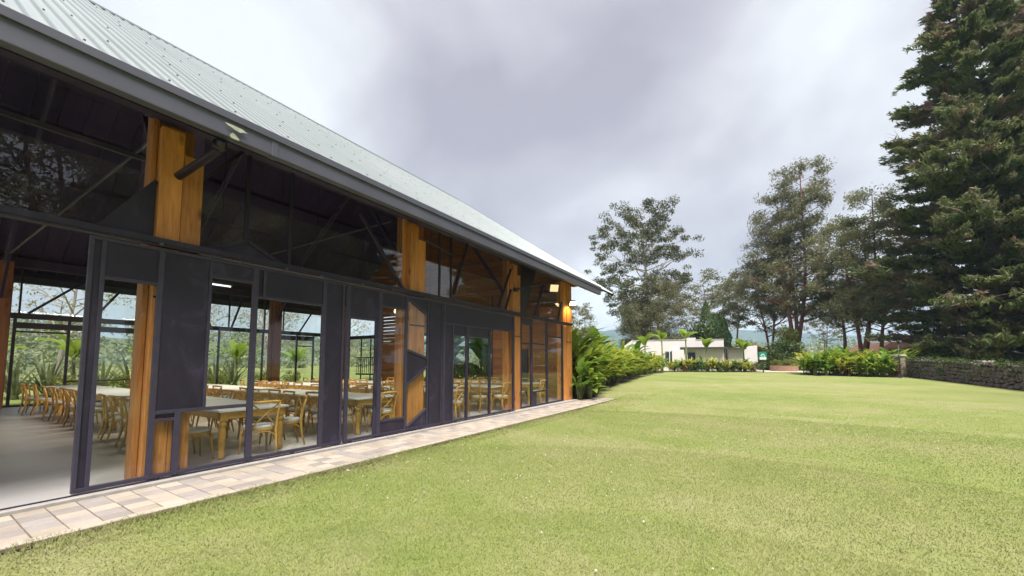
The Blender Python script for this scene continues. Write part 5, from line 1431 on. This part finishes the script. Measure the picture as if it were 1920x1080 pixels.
def make_cypress(seed, H, prof, name):
    """old cypress: whorls of near-level limbs carrying flat sprays"""
    rg = random.Random(seed); rng = np.random.default_rng(seed); mb = MB(); tw = MB(); Cs = []; S = []
    mb.tube([(0, 0, -.3), (.1, 0, H * .3), (-.1, .1, H * .6), (0, 0, H * .97)], [.85, .62, .36, .05], 10)
    n = 360
    for k in range(n):
        t = .016 + .97 * (k / n) ** 1.22; az = k * 2.39996 + rg.uniform(-.3, .3); rr = prof(t) * (rg.uniform(.55, 1.02) if rg.random() < .8 else rg.uniform(1.0, 1.2))
        b = Vector((0, 0, H * t)); tilt = -.14 + .55 * t + rg.uniform(-.16, .18)
        dv = Vector((math.cos(az), math.sin(az), 0)); e = b + dv * rr + Vector((0, 0, rr * tilt * .8))
        md = b.lerp(e, .55) + Vector((0, 0, -.06 * rr)); r0 = .05 + .10 * (1 - t)
        mb.tube([b, b.lerp(md, .6), md, e], [r0, r0 * .7, r0 * .5, r0 * .12], 5, False)
        m_ = int(6 + rr * 3.0)
        for j in range(m_):
            u = rg.uniform(.28, 1.0) ** .8; p = b.lerp(md, u / .55) if u < .55 else md.lerp(e, (u - .55) / .45)
            a2 = az + rg.choice((-1, 1)) * rg.uniform(.3, 1.1); l2 = rr * rg.uniform(.10, .26) + .35
            q = p + Vector((math.cos(a2) * l2, math.sin(a2) * l2, l2 * rg.uniform(-.15, .40)))
            if rg.random() < .13: tw.tube([p, p.lerp(q, .5) + Vector((0, 0, .1)), q * 1.0 + (q - p) * .4], [.03, .022, .006], 4, False); continue
            mm = 50
            s = rng.uniform(.15, 1.12, mm)[:, None]; side = Vector((-math.sin(a2), math.cos(a2), 0))
            C_ = np.array(p)[None] + (np.array(q - p))[None] * s + np.array(side)[None] * (rng.normal(size=(mm, 1)) * .20 * l2 * (1.25 - s)) + rng.normal(size=(mm, 3)) * np.array([.07, .07, .10])
            Cs.append(C_); S.append(np.full(mm, .30))
            # leaf direction follows the spray
    C_ = np.concatenate(Cs)
    n = len(C_)
    rad = C_.copy(); rad[:, 2] = 0; rad /= np.linalg.norm(rad, axis=1)[:, None] + 1e-6
    d = rad * .9 + rng.normal(size=(n, 3)) * .55; d[:, 2] += .28; d /= np.linalg.norm(d, axis=1)[:, None]
    r = rng.normal(size=(n, 3)) * .6; r[:, 2] += 1.0; s = np.cross(d, r); s /= np.linalg.norm(s, axis=1)[:, None] + 1e-9
    L = rng.uniform(.30, .74, n)[:, None]; W = L * .21
    P = np.empty((n, 4, 3)); P[:, 0] = C_ - d * L * .5; P[:, 1] = C_ + s * W * .5 + d * L * .1; P[:, 2] = C_ + d * L * .5; P[:, 3] = C_ - s * W * .5 + d * L * .1
    tm = mb.mesh(name + '_trunk'); tm.materials.append(M['bark']); cm = new_mesh(name + '_crown', P.reshape(-1, 3), np.arange(n * 4).reshape(-1, 4)); cm.materials.append(M['leaf_cyp'])
    dm = tw.mesh(name + '_dead'); dm.materials.append(M['dead_twig'])
    return tm, cm, dm
CYP = make_cypress(3, 41.0, interp([(0, 4.6), (.06, 5.3), (.15, 6.3), (.30, 7.0), (.36, 6.4), (.43, 6.2), (.52, 4.6), (.64, 3.8), (.8, 2.2), (.92, 1.2), (1, .2)]), 'cypress')
def cypress(px, d, label, rz, sc=1.0, loc=None):
    o = empty('big_cypress', loc or ground_at(px, d), rz); o.scale = (sc,) * 3
    link('trunk', CYP[0], None, o); link('crown', CYP[1], None, o); link('dead_branches', CYP[2], None, o)['kind'] = 'stuff'
    tag(o, label, 'tree', 'big cypresses'); return o
cypress(1868, 33.0, 'huge dark cypress filling the right edge of the view', .4)
cypress(2040, 35, 'second huge cypress at the far right, behind the first', 2.1, 1.02)

# trees along the side of the garden, out of the frame, that the upper glass mirrors
GARD = 'garden trees mirrored in the upper glass'
for i, (x, y, me, s, rz) in enumerate(((21, 5, bg2, 1.25, 1), (24, 9.5, bg, .8, 2), (21, 13, pl, .85, 3), (25, 17, bg2, 1.5, 4.5), (22, 21, pl, .9, 5), (26, 26, bg, .85, .3), (22, -1, pl, .8, 2.2), (26, -9, bg, .8, 1.4), (33, 12, bg, 1.0, .9), (34, 22, pl, 1.1, 3.3))):
    tree_obj('garden_tree', me, (x, y, ground_z(x, y)), f'garden tree right of the camera, {ORD[i]} of ten mirrored in the upper glass', GARD, rz, s)
cypress(0, 0, 'cypress at the side of the lawn, mirrored in the upper glass', 1.0, .8, Vector((34, 36, .6)))

# ------------------------------------------------------------------ behind the pavilion, seen through its glass
rng = random.Random(12)
for i, y in enumerate((-1.5, 2.9, 5.2, 8.6, 10.4, 13.3, 16.5)):
    banana((XB - 6.6 - rng.random(), y + rng.uniform(-.3, .3), -.05), f'banana plant outside the far glass, {ORD[i]} from the doorway side', 20 + i, rng.uniform(1.5, 2.0), 7, 1.7, .55, 'banana plants outside the far glass', .9)
for i, y in enumerate((.6, 1.7, 3.4, 4.4, 6.4, 7.4, 9.6, 11.5, 12.4, 14.6)):
    plant_obj('sword_plant', GS[i % 2], (XB - 5.6 - rng.random(), y, -.05), f'pale sword-leaved plant outside the far glass, {ORD[i]} from the doorway side', 'leaf_sword', 'sword plants outside the far glass', i, 2.0)
for i, y in enumerate((-2.5, 0, 2.2, 4.8, 7.0, 9.2, 11.0, 13.6, 15.5)):
    plant_obj('leafy_shrub', GL[i % 2], (XB - 5.0, y, -.05), f'low yellow-green shrub outside the far glass, {ORD[i]} from the doorway side', 'leaf_yshrub', 'shrubs outside the far glass', i, 1.1)
for i, (x, y, s) in enumerate(((-11.8, 18.8, 1.5), (-12.9, 18.3, 1.25), (-13.9, 19.2, 1.6), (-15.3, 18.5, 1.4), (-16.5, 19.0, 1.5), (-19.6, 18.4, 1.2), (-21.2, 18.8, 1.3))):
    plant_obj('leafy_shrub' if i % 2 else 'canna_plant', GB[i % 3] if i % 2 == 0 else GL[i % 2], (x, y, -.05), f'dark leafy plant behind the end wall, {ORD[i]} from the corner column', 'leaf_broad', 'plants behind the end wall', i, s * 1.35)
bare = make_tree(11, interp([(.2, 2.0), (.6, 3.6), (1, 2.0)]), 61, .18, .3, 26, 6, 9, .8, .22, 'bark_pale', 'leaf_pale', (0, 0), .8, .42, .6, name='bare')
for i, (x, y, s, rz) in enumerate(((-38, 2, .9, 0), (-41, 7, 1.0, 1), (-37, 12, .8, 2), (-44, 15, 1.1, 3), (-39, 19, .9, 4), (-46, -2, 1.0, 5), (-43, 22, 1.0, .6), (-36, 25, .9, 1.7), (-30, 29, .9, 2.9))):
    tree_obj('pale_thin_tree', bare, (x, y, -.3), f'pale thin tree outside the far glass, {ORD[i]} of nine', 'thin trees outside the far glass', rz, s)
# wooded hillside beyond
def hillside():
    n = 26; V = []; Fc = []
    for j in range(12):
        for i in range(n):
            y = -60 + i * 9; x = -62 - j * 14
            V.append((x, y, -4 + 1.5 * j + 1.0 * math.sin(i * .9 + j) + 1.2 * math.sin(i * .37)))
    for j in range(11):
        for i in range(n - 1): Fc.append((j * n + i, j * n + i + 1, (j + 1) * n + i + 1, (j + 1) * n + i))
    o = link('hillside', new_mesh('hillside', V, Fc), M['field']); tag(o, 'wooded hillside beyond the pavilion', kind='structure')
    rng = np.random.default_rng(9); rg = random.Random(9); Cs = []
    for k in range(520):
        j = rg.uniform(0, 10.8); x = -62 - j * 14; y = rg.uniform(-55, 160); z = -4 + 1.5 * j
        h = rg.uniform(3.5, 7.0); r = rg.uniform(2.0, 3.4)
        for q in range(4):
            Cs.append(in_ball(34, rng) * np.array([r * .7, r * .7, r * .55]) + np.array((x + rg.uniform(-1, 1) * r * .7, y + rg.uniform(-1, 1) * r * .7, z + h * rg.uniform(.45, .95))))
    V, Fc = leaf_quads(np.concatenate(Cs), .75, rng, .5)
    o = link('far_woodland', new_mesh('far_woodland', V, Fc), M['leaf_hill']); tag(o, 'pale far-off woodland covering the hillside', 'woodland', kind='stuff')
hillside()
# distant tree line below the mountains
def tree_line():
    rng = np.random.default_rng(19); rg = random.Random(19); Cs = []
    for k in range(420):
        px = rg.uniform(1040, 1760); d = rg.uniform(120, 300); p = at(px, 681, d); z0 = ground_z(p.x, p.y); h = rg.uniform(.5, 1.0) * (11 if px > 1200 else 9)
        for q in range(3):
            r = h * .28; Cs.append(in_ball(40, rng) * np.array([r, r, r * .9]) + np.array((p.x + rg.uniform(-r, r), p.y + rg.uniform(-r, r), z0 + h * rg.uniform(.25, .8))))
    V, Fc = leaf_quads(np.concatenate(Cs), .8, rng, .55)
    o = link('far_tree_line', new_mesh('far_tree_line', V, Fc), M['leaf_hill']); tag(o, 'far line of hazy trees below the mountains', 'woodland', kind='stuff')
tree_line()
# mountains
def mountains(name, pts, d, label, seed, depth=900):
    """ridge through pixel heights, built as a real slope"""
    rng = np.random.default_rng(seed); V = []; Fc = []; m = 9
    xs = np.linspace(pts[0][0], pts[-1][0], 120)
    f = interp(pts)
    wob = np.cumsum(rng.normal(size=120)) * .35; wob -= np.linspace(wob[0], wob[-1], 120)
    for i, px in enumerate(xs):
        top = at(px, f(px) + wob[i] * .8, d); back = at(px, 681, d + depth)
        H = top.z
        for j in range(m):
            t = j / (m - 1)
            q = at(px, 681, d - depth * .8 * (1 - t)); hz = H * (t ** 1.5) * (1 + .10 * math.sin(i * .7 + j * 1.7) * (1 - t)) if t < 1 else H
            V.append((q.x, q.y, hz * 1.0 + (-3 if t == 0 else 0)))
        V.append((back.x, back.y, -3))
    k = m + 1
    for i in range(119):
        for j in range(k - 1): Fc.append((i * k + j, (i + 1) * k + j, (i + 1) * k + j + 1, i * k + j + 1))
    o = link(name, new_mesh(name, V, Fc), M['mountain']); o.data.polygons.foreach_set('use_smooth', [True] * len(Fc)); tag(o, label, kind='structure')
mountains('mountain', [(-900, 650), (300, 640), (900, 632), (1060, 622), (1090, 619), (1110, 616), (1123, 623), (1150, 617), (1180, 613), (1230, 622), (1262, 615), (1283, 611), (1310, 620), (1380, 618), (1450, 621), (1560, 628), (1700, 632), (2300, 645), (3200, 660)], 1500, 'blue forested mountain ridge under the clouds', 1, 420)
mountains('hill', [(-600, 668), (700, 662), (1000, 655), (1100, 650), (1200, 655), (1300, 648), (1420, 640), (1480, 646), (1600, 642), (1750, 650), (2600, 662)], 800, 'lower blue-green hill in front of the mountains', 7, 220)

# ------------------------------------------------------------------ haze
hz, nt = make_mat('haze_air')
out = nd(nt, 'ShaderNodeOutputMaterial'); pv = nd(nt, 'ShaderNodeVolumePrincipled')
pv.inputs['Color'].default_value = (0.50, 0.76, 1.0, 1); pv.inputs['Density'].default_value = 0.00030; pv.inputs['Anisotropy'].default_value = 0.0
nt.links.new(pv.outputs[0], out.inputs['Volume'])
o = MB().box(-6500, 6500, -4500, 6600, -8, 150).build('haze', hz); tag(o, 'thin blue haze between the garden and the mountains', 'haze', kind='stuff')
